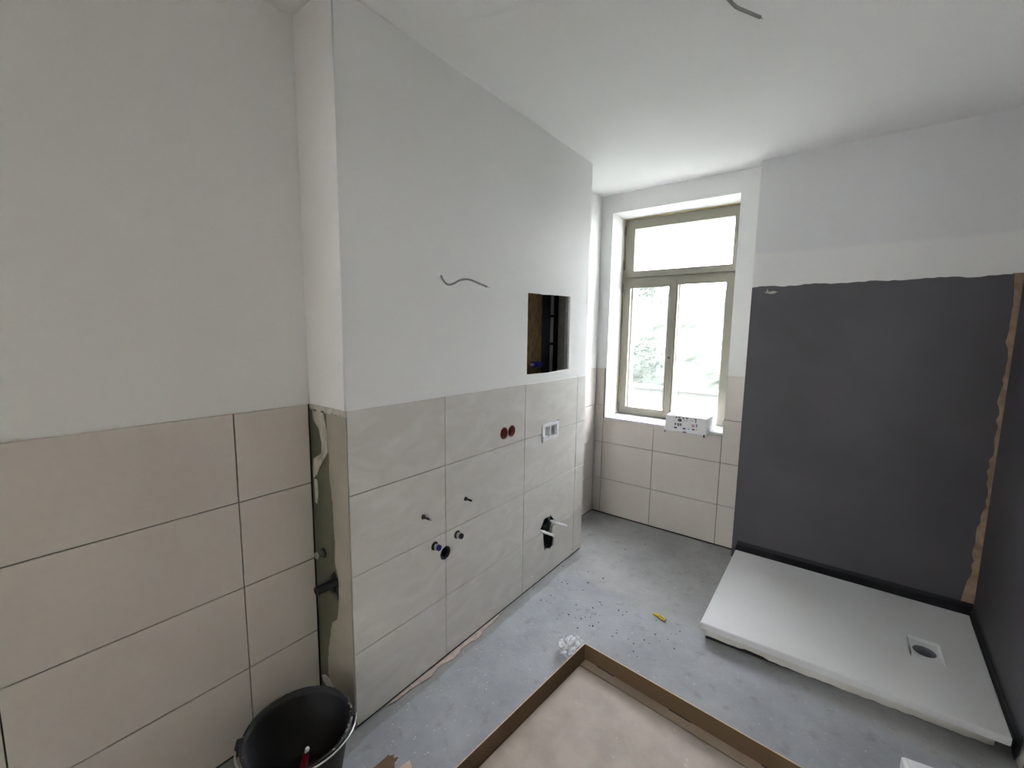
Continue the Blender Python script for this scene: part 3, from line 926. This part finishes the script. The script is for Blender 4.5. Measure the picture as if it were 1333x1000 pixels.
def connection(p, ax, label, plug, l=0.022):
    """Water outlet: sleeve, hexagonal nut and plug."""
    t = empty('water_connection', p, label, 'water outlet', 'water outlets')
    d = Vector(ax)
    lathe('rubber_sleeve', [(0.0148, -0.03), (0.0188, -0.03), (0.0188, 0.002), (0.0148, 0.002)], p, ax, M['black'], t, 20)
    lathe('hex_nut', [(0.0085, -0.02), (0.0142, -0.02), (0.0142, l - 0.006), (0.0085, l - 0.006)], p, ax, M['chrome'], t, 6)
    lathe('collar', [(0.0085, l - 0.0058), (0.0118, l - 0.0058), (0.0118, l), (0.0085, l)], p, ax, M['chrome'], t, 20)
    if plug:
        lathe('plug', [(0, -0.01), (0.0083, -0.01), (0.0083, l + 0.001), (0.0128, l + 0.001), (0.0128, l + 0.008), (0.004, l + 0.008), (0.004, l + 0.003), (0, l + 0.003)], p, ax, plug, t, 20)
    return t


connection((0, 0.395, 0.565), (1, 0, 0), 'chrome water outlet with blue plug beside the drain opening', M['blue'])
connection((0, 0.531, 0.565), (1, 0, 0), 'chrome water outlet with black plug, above the drain opening', M['black'])
connection((-0.188, 0, 0.636), (0, -1, 0), 'chrome water outlet on the bare green board', M['steel'])

t = empty('drain_sleeve', (0, 0.458, 0.476), 'black rubber drain sleeve sunk where two tiles meet', 'drain')
lathe('ring', [(0.022, -0.06), (0.0305, -0.06), (0.0305, -0.002), (0.0285, 0.0005), (0.0245, -0.002), (0.022, -0.01)], (0, 0.458, 0.507), (1, 0, 0), M['black'], t, 28)
lathe('membrane', [(0, -0.05), (0.0218, -0.05), (0.0218, -0.045), (0, -0.045)], (0, 0.458, 0.507), (1, 0, 0), M['black'], t, 24)

# toilet waste opening
t = empty('waste_pipe', (-0.04, 1.315, 0.17), 'black waste connection inside the ragged toilet opening', 'pipe')
lathe('waste_socket', [(0.040, -0.11), (0.0485, -0.11), (0.0485, -0.024), (0.051, -0.022), (0.051, -0.0215), (0.040, -0.0215)], (0, 1.316, 0.225), (1, 0, 0), M['black'], t, 28, True)
lathe('flush_inlet', [(0.020, -0.11), (0.0265, -0.11), (0.0265, -0.0215), (0.020, -0.0215)], (0, 1.316, 0.345), (1, 0, 0), M['black'], t, 24, True)
lathe('end_cap', [(0, -0.105), (0.0398, -0.105), (0.0398, -0.06), (0, -0.05)], (0, 1.316, 0.225), (1, 0, 0), M['cavity'], t, 24)
box('backing_plate', (-0.14, 1.20, 0.13), (-0.111, 1.43, 0.42), M['black'], t, 0.004)
for y, z, nm in ((1.372, 0.325, 'white-sleeved rod on the window side of the toilet opening'), (1.226, 0.321, 'white-sleeved rod on the basin bolts side of the toilet opening')):
    t = empty('toilet_rod', (0, y, z - 0.01), nm, 'rod', 'toilet mounting rods')
    lathe('sleeve', [(0.004, -0.0195), (0.0078, -0.0195), (0.0078, 0.092), (0.0065, 0.094), (0.004, 0.094)], (0, y, z), (1, 0, 0), M['wplastic'], t, 14)
    lathe('rod', [(0, -0.10), (0.0038, -0.10), (0.0038, 0.088), (0, 0.088)], (0, y, z), (1, 0, 0), M['steel'], t, 10)

# pipe stub in the narrow end face
t = empty('pipe_stub', (-0.115, 0, 0.52), 'black pipe stub coming out of the narrow end of the installation wall', 'pipe')
lathe('pipe', [(0.0085, -0.08), (0.0145, -0.08), (0.0145, 0.074), (0.0085, 0.074), ], (-0.113, 0, 0.545), (0, -1, 0), M['black'], t, 20, True)
lathe('end_cap', [(0, -0.02), (0.0084, -0.02), (0.0084, 0.071), (0, 0.071)], (-0.113, 0, 0.545), (0, -1, 0), M['cavity'], t, 16)
box('socket_block', (-0.15, 0.013, 0.46), (-0.085, 0.06, 0.60), M['black'], t, 0.004)

# cable out of the wall
cab = [(-0.03, 0.441, 1.708), (0.0, 0.441, 1.706), (0.012, 0.442, 1.687), (0.03, 0.45, 1.67), (0.045, 0.465, 1.674), (0.06, 0.494, 1.691), (0.075, 0.524, 1.695), (0.09, 0.564, 1.684), (0.105, 0.606, 1.671)]
t = empty('electric_cable', (0, 0.45, 1.67), 'grey cable curling out of the white wall beside the access opening', 'cable')
tube('sheath', smooth_path(cab[1:], 7), 0.0042, M['cable'], t, 10)
tube('conductor', [cab[-1], (0.110, 0.620, 1.668)], 0.0016, M['steel'], t, 6)
lathe('plaster_collar', [(0.004, 0), (0.016, 0), (0.011, 0.004), (0.0045, 0.006)], (XB, 0.441, 1.706), (1, 0, 0), M['paint'], t, 14)

cc = [(0.930, 0.728, 2.532), (0.940, 0.731, 2.52), (0.954, 0.74, 2.505), (0.974, 0.757, 2.485), (1.003, 0.766, 2.465), (1.038, 0.795, 2.45)]
t = empty('ceiling_cable', (0.98, 0.76, 2.45), 'short grey cable end hanging from the ceiling', 'cable')
tube('sheath', smooth_path(cc, 7), 0.0048, M['cable'], t, 10)
tube('conductor', [cc[-1], (1.043, 0.800, 2.447)], 0.0018, M['steel'], t, 6)

# pipework seen in the access opening
t = empty('riser_pipe', (-0.205, 1.665, 0.3), 'grey riser pipe with black clips inside the access opening', 'pipe')
tube('pipe', [(-0.215, 1.64, 0.02), (-0.215, 1.64, 2.45)], 0.011, M['tplastic'], t, 14)
for z in (1.40, 1.58):
    lathe('clip', [(0.0112, 0), (0.0145, 0), (0.0145, 0.016), (0.0112, 0.016)], (-0.215, 1.64, z), (0, 0, 1), M['black'], t, 14)
t = empty('stop_valve', (-0.2, 1.455, 1.24), 'blue stop valve low inside the access opening', 'valve')
box('body', (-0.232, 1.425, 1.262), (-0.19, 1.48, 1.30), M['blue'], t, 0.006, 2)
lathe('handle', [(0, 0), (0.014, 0), (0.014, 0.02), (0.009, 0.026), (0, 0.026)], (-0.19, 1.452, 1.281), (1, 0, 0), M['blue'], t, 12)
tube('pipe', [(-0.212, 1.40, 1.281), (-0.212, 1.424, 1.281)], 0.009, M['steel'], t, 10)

# ================================================================ CARTON ON THE SILL
CX0, CX1, CY0, CY1, CZ0, CZ1 = 0.378, 0.652, 2.207, 2.50, FZ0 + 0.0005, 0.922
t = empty('carton', ((CX0 + CX1) / 2, (CY0 + CY1) / 2, CZ0), 'small white printed carton overhanging the window sill', 'box')
bm = bmesh.new()
A = [bm.verts.new(p) for p in ((CX0, CY0, CZ0), (CX1, CY0, CZ0), (CX1, CY1, CZ0), (CX0, CY1, CZ0))]
B = [bm.verts.new(p) for p in ((CX0 + 0.004, CY0 + 0.012, CZ1), (CX1 - 0.004, CY0 + 0.012, CZ1), (CX1 - 0.002, CY1, CZ1 + 0.004), (CX0 + 0.002, CY1, CZ1 + 0.004))]
bm.faces.new(A[::-1]); bm.faces.new(B)
for i in range(4):
    bm.faces.new((A[i], A[(i + 1) % 4], B[(i + 1) % 4], B[i]))
bmesh.ops.bevel(bm, geom=list(bm.edges), offset=0.0025, segments=1, affect='EDGES')
body = from_bm('body', bm, M['carton'], t)
bm = bmesh.new()
lid = [(CX0 + 0.008, CY0 + 0.018, CZ1 + 0.0005), (CX1 - 0.02, CY0 + 0.018, CZ1 + 0.0005), (CX1 - 0.02, CY1 - 0.01, CZ1 + 0.0042), (CX0 + 0.008, CY1 - 0.01, CZ1 + 0.0042)]
A = [bm.verts.new(p) for p in lid]
B = [bm.verts.new((p[0], p[1], p[2] + 0.0025)) for p in lid]
bm.faces.new(A[::-1]); bm.faces.new(B)
for i in range(4):
    bm.faces.new((A[i], A[(i + 1) % 4], B[(i + 1) % 4], B[i]))
from_bm('lid', bm, M['carton'], t)


def front_y(z):
    return CY0 + 0.012 * (z - CZ0) / (CZ1 - CZ0)


def mark(name, u0, u1, v0, v1, m, round_=False):
    """Flat print on the carton's leaning front, u and v as fractions of width and height."""
    x0, x1 = CX0 + u0 * (CX1 - CX0), CX0 + u1 * (CX1 - CX0)
    z0, z1 = CZ0 + v0 * (CZ1 - CZ0), CZ0 + v1 * (CZ1 - CZ0)
    bm = bmesh.new()
    if round_:
        pts = [((x0 + x1) / 2 + (x1 - x0) / 2 * math.cos(a * math.pi / 8), (z0 + z1) / 2 + (z1 - z0) / 2 * math.sin(a * math.pi / 8)) for a in range(16)]
    else:
        pts = [(x0, z0), (x1, z0), (x1, z1), (x0, z1)]
    A = [bm.verts.new((x, front_y(z) - 0.0007, z)) for x, z in pts]
    B = [bm.verts.new((x, front_y(z) - 0.0001, z)) for x, z in pts]
    bm.faces.new(A); bm.faces.new(B[::-1])
    for i in range(len(A)):
        k = (i + 1) % len(A)
        bm.faces.new((A[i], B[i], B[k], A[k]))
    return from_bm(name, bm, m, body)


mark('printed_mark', 0.26, 0.29, 0.86, 0.95, M['ink'])
mark('printed_mark', 0.32, 0.37, 0.88, 0.95, M['ink'])
mark('printed_mark', 0.43, 0.47, 0.87, 0.94, M['ink'])
mark('printed_mark', 0.51, 0.56, 0.88, 0.95, M['ink'])
mark('printed_mark', 0.61, 0.64, 0.89, 0.93, M['inkgrey'])
mark('printed_mark', 0.70, 0.755, 0.90, 0.95, M['ink'])
mark('printed_mark', 0.735, 0.755, 0.70, 0.90, M['ink'])
mark('printed_oval', 0.315, 0.415, 0.66, 0.84, M['ink'], True)
mark('printed_oval', 0.335, 0.39, 0.72, 0.78, M['inkgrey'], True)
mark('printed_mark', 0.25, 0.28, 0.42, 0.56, M['ink'])
mark('printed_mark', 0.31, 0.36, 0.38, 0.56, M['inkgrey'])
mark('printed_mark', 0.37, 0.42, 0.40, 0.56, M['inkgrey'])
mark('printed_mark', 0.24, 0.31, 0.22, 0.31, M['ink'])
mark('printed_mark', 0.45, 0.52, 0.22, 0.31, M['inkblue'])
mark('printed_mark', 0.58, 0.61, 0.25, 0.31, M['inkgrey'])
mark('printed_mark', 0.67, 0.735, 0.24, 0.33, M['inkblue'])
mark('printed_mark', 0.655, 0.73, 0.42, 0.60, M['inkpink'])
mark('printed_mark', 0.76, 0.785, 0.45, 0.64, M['inkblue'])
mark('printed_mark', 0.76, 0.79, 0.26, 0.36, M['inkyellow'])
mark('printed_line', 0.46, 0.56, 0.74, 0.77, M['inkgrey'])
mark('printed_line', 0.60, 0.70, 0.79, 0.815, M['inkgrey'])
mark('thumb_notch', 0.45, 0.55, -0.005, 0.10, M['inkgrey'], True)
for x in (CX0 + 0.004, CX1 - 0.014):
    box('corner_tab', (x, CY0 - 0.006, CZ0 - 0.012), (x + 0.008, CY0 + 0.002, CZ0 + 0.006), M['ink'], t)

# ================================================================ SHOWER TRAY
t = empty('shower_tray', (1.41, 1.77, 0), 'flat white shower tray on a polystyrene base in the corner', 'shower tray')
TZ = 0.086
bm = bmesh.new()
tp = [(0.883, 1.316), (1.914, 1.345), (1.949, 2.222), (0.879, 2.220)]
A = [bm.verts.new((x, y, TZ - 0.033)) for x, y in tp]
B = [bm.verts.new((x, y, TZ)) for x, y in tp]
bm.faces.new(A[::-1]); bm.faces.new(B)
for i in range(4):
    bm.faces.new((A[i], A[(i + 1) % 4], B[(i + 1) % 4], B[i]))
bmesh.ops.bevel(bm, geom=list(bm.edges), offset=0.0028, segments=2, affect='EDGES')
slab = from_bm('slab', bm, M['tray'], t)
slab.data.materials.append(M['tray'])


def recess(b):
    # square drain recess that deepens from its open near side
    x0, x1, ya, yb = 1.676, 1.792, 1.65, 1.838
    lowv = [b.verts.new(p) for p in ((x0 + 0.01, ya + 0.055, TZ - 0.0105), (x1 - 0.01, ya + 0.055, TZ - 0.0105), (x1 - 0.01, yb - 0.012, TZ - 0.0105), (x0 + 0.01, yb - 0.012, TZ - 0.0105))]
    top_ = [b.verts.new(p) for p in ((x0, ya, TZ + 0.001), (x1, ya, TZ + 0.001), (x1, yb, TZ + 0.001), (x0, yb, TZ + 0.001))]
    b.faces.new(lowv[::-1]); b.faces.new(top_)
    for i in range(4):
        b.faces.new((lowv[i], lowv[(i + 1) % 4], top_[(i + 1) % 4], top_[i]))


cut(slab, [cutter_bm(recess), cutter_bm(lambda b: add_lathe(b, [(0.041, -0.2), (0.041, 0.2)], (1.733, 1.752, TZ), (0, 0, 1), 32))])
lathe('drain_well', [(0.041, -0.011), (0.041, -0.085), (0, -0.085), (0, -0.082), (0.0375, -0.082), (0.0375, -0.0125), (0.0385, -0.0108)], (1.733, 1.752, TZ), (0, 0, 1), M['inkgrey'], t, 32, False)
lathe('drain_throat', [(0, -0.0815), (0.0372, -0.0815), (0.0372, -0.05), (0.030, -0.05), (0.030, -0.078), (0, -0.078)], (1.733, 1.752, TZ), (0, 0, 1), M['black'], t, 24)
# polystyrene base with ragged black bitumen joint below
bm = bmesh.new()
fb_ = [(0.907, 1.333), (1.885, 1.385), (1.93, 2.20), (0.90, 2.20)]
rnd = random.Random(21)
n = 40
lowp = [(fb_[0][0] + (fb_[1][0] - fb_[0][0]) * i / n, fb_[0][1] + (fb_[1][1] - fb_[0][1]) * i / n) for i in range(n + 1)]
def gap(i):
    s = i / n
    g = 0.014 * max(0, 1 - s / 0.45) + 0.002
    if abs(s - 0.22) < 0.05: g += 0.008
    return g + rnd.uniform(0, 0.004)
gz = [gap(i) for i in range(n + 1)]
ft = [bm.verts.new((x, y, TZ - 0.0332)) for x, y in lowp]
fl = [bm.verts.new((x, y, g)) for (x, y), g in zip(lowp, gz)]
bt = [bm.verts.new((x, 2.20, TZ - 0.0332)) for x, y in lowp]
bl = [bm.verts.new((x, 2.20, g)) for (x, y), g in zip(lowp, gz)]
for i in range(n):
    bm.faces.new((fl[i], fl[i + 1], ft[i + 1], ft[i]))
    bm.faces.new((ft[i], ft[i + 1], bt[i + 1], bt[i]))
    bm.faces.new((bl[i], bt[i], bt[i + 1], bl[i + 1]))
    bm.faces.new((fl[i], bl[i], bl[i + 1], fl[i + 1]))
bm.faces.new((fl[0], ft[0], bt[0], bl[0])); bm.faces.new((fl[n], bl[n], bt[n], ft[n]))
fo = from_bm('polystyrene_base', bm, M['foam_base'], t)
cut(fo, [cutter_bm(lambda b: add_lathe(b, [(0.046, -0.2), (0.046, 0.2)], (1.733, 1.752, TZ), (0, 0, 1), 24))])
bm = bmesh.new()
add_prism(bm, [(0.909, 1.337), (1.883, 1.389), (1.925, 2.195), (0.903, 2.195)], 'z', 0.0003, 0.0025)
for i in range(n):
    x, y = lowp[i]
    if gz[i] > 0.004:
        add_box(bm, (x, y + 0.004, 0.0003), (lowp[i + 1][0], y + 0.03, min(gz[i], gz[i + 1]) + 0.003))
from_bm('black_bedding', bm, M['tape'], t)
# sealing tape running from the tray edge up the walls
bm = bmesh.new()
inner = [(0.8785, 2.196), (0.872, 2.216), (1.949, 2.2235), (1.9165, 1.33)]
P0 = [(0.874, 2.2225, TZ + 0.001), (1.951, 2.2245, TZ + 0.001), (1.9168, 1.335, TZ + 0.001)]
P1 = [(0.874, 2.245, TZ + 0.004), (1.957, 2.245, TZ + 0.004), (1.923, 1.325, TZ + 0.003)]
P2 = [(0.874, YS - 0.004, TZ + 0.010), (xr(2.28) - 0.0045, YS - 0.004, TZ + 0.012), (xr(1.325) - 0.0045, 1.325, TZ + 0.016)]
P3 = [(0.874, YS - 0.0035, TZ + 0.034), (xr(2.28) - 0.004, YS - 0.0035, TZ + 0.036), (xr(1.325) - 0.0036, 1.325, TZ + 0.034)]
P3b = [(p[0], p[1], p[2]) for p in P3]
rows = [[bm.verts.new(p) for p in r] for r in (P0, P1, P2, P3)]
rows2 = [[bm.verts.new((p[0], p[1], p[2] - 0.003)) for p in r] for r in (P0, P1, P2)]
for i in range(3):
    for k in range(2):
        bm.faces.new((rows[i][k], rows[i][k + 1], rows[i + 1][k + 1], rows[i + 1][k]))
for i in range(2):
    for k in range(2):
        bm.faces.new((rows2[i][k], rows2[i + 1][k], rows2[i + 1][k + 1], rows2[i][k + 1]))
for k in range(2):
    bm.faces.new((rows[0][k], rows2[0][k], rows2[0][k + 1], rows[0][k + 1]))
    bm.faces.new((rows[3][k], rows[3][k + 1], rows2[2][k + 1], rows2[2][k]))
from_bm('sealing_tape', bm, M['tape'], t)
# loose end of the tape hanging down at the open corner
bm = bmesh.new()
tpz = [(1.40, 0.0), (1.39, 0.085), (1.325, 0.12), (1.31, 0.10), (1.325, 0.05), (1.36, 0.0)]
A = [bm.verts.new((xr(y) - 0.0062, y, z + 0.0005)) for y, z in tpz]
B = [bm.verts.new((xr(y) - 0.0048, y, z + 0.0005)) for y, z in tpz]
bm.faces.new(A); bm.faces.new(B[::-1])
for i in range(len(A)):
    k = (i + 1) % len(A)
    bm.faces.new((A[i], B[i], B[k], A[k]))
from_bm('tape_end', bm, M['tape'], t)

# ================================================================ CARTON TRAY ON THE FLOOR
ang = math.radians(-4.75)
E1 = Vector((math.cos(ang), math.sin(ang), 0))     # along the far wall
E2 = Vector((math.sin(ang), -math.cos(ang), 0))    # towards the viewer
K0 = Vector((0.503, 0.839, 0))
CL, CW, CH = 1.02, 1.62, 0.083


def ck(u, v, z):
    p = K0 + E1 * u + E2 * v
    return (p.x, p.y, z)


def slab_uv(name, u0, u1, v0, v1, z0, z1, m, parent, extra=None):
    bm = bmesh.new()
    A = [bm.verts.new(ck(u, v, z0)) for u, v in ((u0, v0), (u1, v0), (u1, v1), (u0, v1))]
    B = [bm.verts.new(ck(u, v, z1)) for u, v in ((u0, v0), (u1, v0), (u1, v1), (u0, v1))]
    bm.faces.new(A[::-1]); bm.faces.new(B)
    for i in range(4):
        bm.faces.new((A[i], A[(i + 1) % 4], B[(i + 1) % 4], B[i]))
    return from_bm(name, bm, m, parent)


t = empty('cardboard_tray', ck(CL / 2, CW / 2, 0), 'large shallow brown cardboard tray lying on the floor', 'cardboard box')
slab_uv('base', 0, CL, 0, CW, 0.0005, 0.006, M['card'], t)
# far side with jagged corner
for nm, a in (('side', (0.004, CL, 0, 0.005)), ('side', (0, 0.005, 0.006, CW)), ('side', (CL - 0.005, CL, 0.006, CW)), ('side', (0.006, CL - 0.006, CW - 0.005, CW))):
    sd = slab_uv(nm, a[0], a[1], a[2], a[3], 0.0062, CH, M['card'], t)
    e = slab_uv('cut_edge', a[0] + 0.0004, a[1] - 0.0004, a[2] + 0.0004, a[3] - 0.0004, CH + 0.0001, CH + 0.0012, M['cardedge'], sd)
# folded flap lying at the foot of the far side, with slots
fl_ = slab_uv('flap', 0.012, CL - 0.01, 0.0065, 0.050, 0.0065, 0.0125, M['cardflap'], t)
for u0, u1 in ((0.07, 0.157), (0.398, 0.481), (0.72, 0.80)):
    slab_uv('slot', u0, u1, 0.0062, 0.0105, 0.0126, 0.0142, M['cavity'], fl_)
sh = slab_uv('board_sheet', 0.014, CL - 0.012, 0.058, CW - 0.01, 0.0065, 0.0150, M['sheet'], None)
tag(sh, 'large dusty beige sheet lying inside the cardboard tray', 'board')

# crumpled clear wrap at the tray's corner
bm = bmesh.new()
bmesh.ops.create_icosphere(bm, subdivisions=3, radius=0.045)
for v in bm.verts:
    d = v.co.normalized()
    k = 1 + 0.55 * noise.noise(d * 2.4 + Vector((4, 1, 2))) + 0.28 * noise.noise(d * 6.0)
    v.co = Vector((d.x * 0.046 * k, d.y * 0.062 * k, max(-0.0, 0.03 + d.z * 0.032 * k)))
bmesh.ops.translate(bm, verts=bm.verts, vec=(0.432, 0.845, 0.001))
wrap = from_bm('plastic_wrap', bm, M['film'])
tag(wrap, 'crumpled clear plastic wrap against the corner of the cardboard tray', 'plastic wrap')

# torn scraps of cardboard
rnd = random.Random(5)


def scrap(label, base, pts, lift, m, bend):
    bm = bmesh.new()
    A, B = [], []
    for x, y in pts:
        z = lift + bend * (x * 2 + y)
        z = max(0.001, z + rnd.uniform(-0.002, 0.002))
        A.append(bm.verts.new((base[0] + x, base[1] + y, z)))
        B.append(bm.verts.new((base[0] + x, base[1] + y, z + 0.005)))
    bm.faces.new(A[::-1]); bm.faces.new(B)
    for i in range(len(A)):
        k = (i + 1) % len(A)
        bm.faces.new((A[i], A[k], B[k], B[i]))
    bm.normal_update(); bmesh.ops.triangulate(bm, faces=[f for f in bm.faces if len(f.verts) > 4], ngon_method='EAR_CLIP')
    o = from_bm('cardboard_scrap', bm, m)
    return tag(o, label, 'cardboard scrap', 'torn cardboard scraps')


scrap('torn brown cardboard scrap on the floor near the bucket', (0.21, -0.03), [(-0.05, -0.09), (-0.015, -0.03), (-0.012, 0.024), (-0.004, 0.022), (0.004, 0.034), (0.013, 0.024), (0.022, 0.037), (0.026, 0.02), (0.045, 0.005), (0.06, -0.05), (0.05, -0.1)], 0.03, M['card'], 0.06)
scrap('small torn pale-edged cardboard scrap beside the cardboard tray', (0.275, 0.005), [(-0.03, -0.06), (-0.018, 0.0), (-0.012, 0.026), (0.002, 0.02), (0.018, 0.012), (0.03, -0.03), (0.025, -0.07)], 0.022, M['cardedge'], 0.08)

# ================================================================ YELLOW CLIP ON THE FLOOR
t = empty('levelling_clip', (0.675, 1.348, 0), 'small yellow plastic tile clip lying on the screed floor', 'clip')
d = Vector((0.072, -0.022, 0)).normalized()
s = Vector((0.022, 0.072, 0)).normalized()
def kp(a, b, z):
    p = Vector((0.675, 1.348, 0)) + d * a + s * b
    return (p.x, p.y, z)
bm = bmesh.new()
A = [bm.verts.new(kp(*q)) for q in ((-0.036, -0.008, 0.001), (0.004, -0.010, 0.001), (0.004, 0.010, 0.001), (-0.036, 0.008, 0.001))]
B = [bm.verts.new(kp(*q)) for q in ((-0.036, -0.008, 0.004), (0.004, -0.010, 0.014), (0.004, 0.010, 0.014), (-0.036, 0.008, 0.004))]
bm.faces.new(A[::-1]); bm.faces.new(B)
for i in range(4):
    bm.faces.new((A[i], A[(i + 1) % 4], B[(i + 1) % 4], B[i]))
from_bm('wedge', bm, M['yellow'], t)
tube('ring', [kp(0.02 + 0.016 * math.cos(a * math.pi / 10), 0.0095 * math.sin(a * math.pi / 10), 0.006) for a in range(20)], 0.0042, M['yellow'], t, 8, closed=True)

# ================================================================ WHITE BOX AT THE FRAME'S EDGE
bm = bmesh.new()
add_box(bm, (-0.16, -0.11, 0.0), (0.16, 0.11, 0.12), 0.008, 3)
bmesh.ops.rotate(bm, verts=bm.verts, cent=(0, 0, 0), matrix=Matrix.Rotation(math.radians(10), 3, 'Z'))
bmesh.ops.translate(bm, verts=bm.verts, vec=(1.763, 0.897, 0.0005))
t = empty('white_container', (1.763, 0.897, 0), 'smooth white plastic container with rounded corners near the shower tray', 'container')
from_bm('body', bm, M['wplastic'], t)
bm = bmesh.new()
add_box(bm, (-0.15, -0.10, 0.1), (0.15, 0.10, 0.1045), 0.002, 1)
bmesh.ops.rotate(bm, verts=bm.verts, cent=(0, 0, 0), matrix=Matrix.Rotation(math.radians(10), 3, 'Z'))
bmesh.ops.translate(bm, verts=bm.verts, vec=(1.763, 0.897, 0.0207))
from_bm('lid', bm, M['wplastic'], t)

# ================================================================ BUCKET
bc = Vector((0.062, -0.238, 0))
t = empty('bucket', bc, 'black rubber builder\'s bucket with a wire handle', 'bucket')
bz = 0.243
prof = [(0, 0.002), (0.108, 0.002), (0.112, 0.008), (0.150, bz - 0.02), (0.1515, bz - 0.003), (0.149, bz - 0.003), (0.1455, bz - 0.02), (0.107, 0.012), (0, 0.012)]
lathe('body', prof, bc, (0, 0, 1), M['rubber'], t, 56, True)
lathe('rim', [(0.1517, bz - 0.022), (0.156, bz - 0.020), (0.160, bz - 0.004), (0.159, bz), (0.152, bz + 0.001), (0.1495, bz - 0.002)], bc, (0, 0, 1), M['rubber'], t, 56, True)
lathe('mortar_residue', [(0, 0.0125), (0.1065, 0.0125), (0.110, 0.035), (0.106, 0.034), (0.09, 0.026), (0.04, 0.03), (0, 0.027)], bc, (0, 0, 1), M['mortar'], t, 40)
# lugs on opposite sides, wire bail lying over towards the far side
la = math.radians(58)
lug_d = Vector((math.cos(la), math.sin(la), 0))
for sgn in (1, -1):
    p = bc + lug_d * (0.162 * sgn) + Vector((0, 0, bz - 0.014))
    bm = bmesh.new()
    add_box(bm, (-0.010, -0.018, -0.016), (0.006, 0.018, 0.016), 0.004, 2)
    bmesh.ops.rotate(bm, verts=bm.verts, cent=(0, 0, 0), matrix=Matrix.Rotation(la, 3, 'Z'))
    bmesh.ops.translate(bm, verts=bm.verts, vec=p)
    lg = from_bm('lug', bm, M['rubber'], t)
side = Vector((math.sin(la), -math.cos(la), 0))
path = []
for k in range(25):
    a = math.pi * k / 24
    p = bc + lug_d * (0.170 * math.cos(a)) + side * (0.172 * math.sin(a)) + Vector((0, 0, bz - 0.010 + 0.016 * math.sin(a)))
    path.append(p)
tube('wire_handle', path, 0.0027, M['wire'], t, 8)
# dried splashes on the rim
rnd = random.Random(9)
bm = bmesh.new()
for k in range(46):
    a = rnd.uniform(0, 6.283)
    if k < 26: a = la + rnd.uniform(-0.5, 0.35)
    rr_ = 0.1555 + rnd.uniform(-0.004, 0.003)
    p = bc + Vector((math.cos(a) * rr_, math.sin(a) * rr_, bz + 0.0004 + rnd.uniform(-0.0005, 0.0005)))
    sz = rnd.uniform(0.0008, 0.0022)
    mtx = Matrix.Translation(p) @ Matrix.Diagonal((sz * 1.6, sz * 1.6, sz * 0.6, 1))
    bmesh.ops.create_icosphere(bm, subdivisions=1, radius=1, matrix=mtx)
sp = from_bm('mortar_splashes', bm, M['skim'], t)
sp['kind'] = 'stuff'

# red-handled tool standing in the bucket
t = empty('hand_tool', (0.075, -0.24, 0.04), 'red-handled tool with pale tip standing in the black bucket', 'tool')
a0 = Vector((0.070, -0.252, 0.040)); a1 = Vector((0.1035, -0.2335, 0.192))
ax = (a1 - a0).normalized(); ln = (a1 - a0).length
lathe('handle', [(0, 0), (0.009, 0), (0.0115, 0.02), (0.0095, 0.06), (0.0105, ln * 0.65), (0.0078, ln * 0.86), (0, ln * 0.86)], a0, ax, M['red'], t, 16, True)
lathe('ferrule', [(0, ln * 0.862), (0.0074, ln * 0.862), (0.0068, ln * 0.94), (0, ln * 0.94)], a0, ax, M['chrome'], t, 16, True)
lathe('tip', [(0, ln * 0.942), (0.0062, ln * 0.942), (0.0064, ln * 0.98), (0.0045, ln * 1.0), (0, ln * 1.005)], a0, ax, M['wplastic'], t, 16, True)

# ================================================================ FLOOR DETAILS
rnd = random.Random(17)
# ragged pinkish mortar along the foot of the installation wall
pts = [(0.002, 0.13)]
for i in range(34):
    q = i / 33
    y = 0.13 + 0.74 * q
    w = 0.026 * min(1, q * 5, (1 - q) * 4)
    pts.append((0.003 + max(0.0, w * (0.85 + 0.3 * math.sin(i * 0.9)) + rnd.uniform(-0.003, 0.003)), y))
pts.append((0.002, 0.872))
prism('edge_mortar', pts, 'z', 0.0001, 0.006, M['pinkstrip'], floor)


def crumbs(name, n, m, sampler, smin, smax, label):
    bm = bmesh.new()
    for _ in range(n):
        x, y = sampler()
        while (x > 0.36 and y < 0.93) or (x > 0.84 and y > 1.25):
            x, y = sampler()
        sz = rnd.uniform(smin, smax)
        a = rnd.uniform(0, 6.28)
        mtx = Matrix.Translation((x, y, sz * 0.4)) @ Matrix.Rotation(a, 4, 'Z') @ Matrix.Diagonal((sz * rnd.uniform(0.8, 1.8), sz, sz * 0.45, 1))
        r_ = bmesh.ops.create_icosphere(bm, subdivisions=1, radius=1, matrix=mtx)
        for v in r_['verts']:
            v.co += Vector((rnd.uniform(-1, 1), rnd.uniform(-1, 1), 0)) * sz * 0.25
    o = from_bm(name, bm, m)
    return tag(o, label, 'debris', kind='stuff')


def grit_spot():
    c = rnd.choice([(0.14, 1.22), (0.20, 1.12), (0.42, 1.2), (0.62, 1.12), (0.30, 1.05), (0.75, 1.15), (0.16, 1.45), (0.36, 1.9)])
    return c[0] + rnd.gauss(0, 0.07), max(0.95, c[1] + rnd.gauss(0, 0.08))


crumbs('dark_grit', 62, M['grit'], grit_spot, 0.0016, 0.0046, 'dark grit scattered over the screed floor')
crumbs('pale_crumbs', 80, M['gritw'], lambda: (abs(rnd.gauss(0.1, 0.1)) + 0.035, rnd.uniform(0.0, 0.90)), 0.001, 0.0026, 'pale mortar crumbs along the foot of the installation wall')
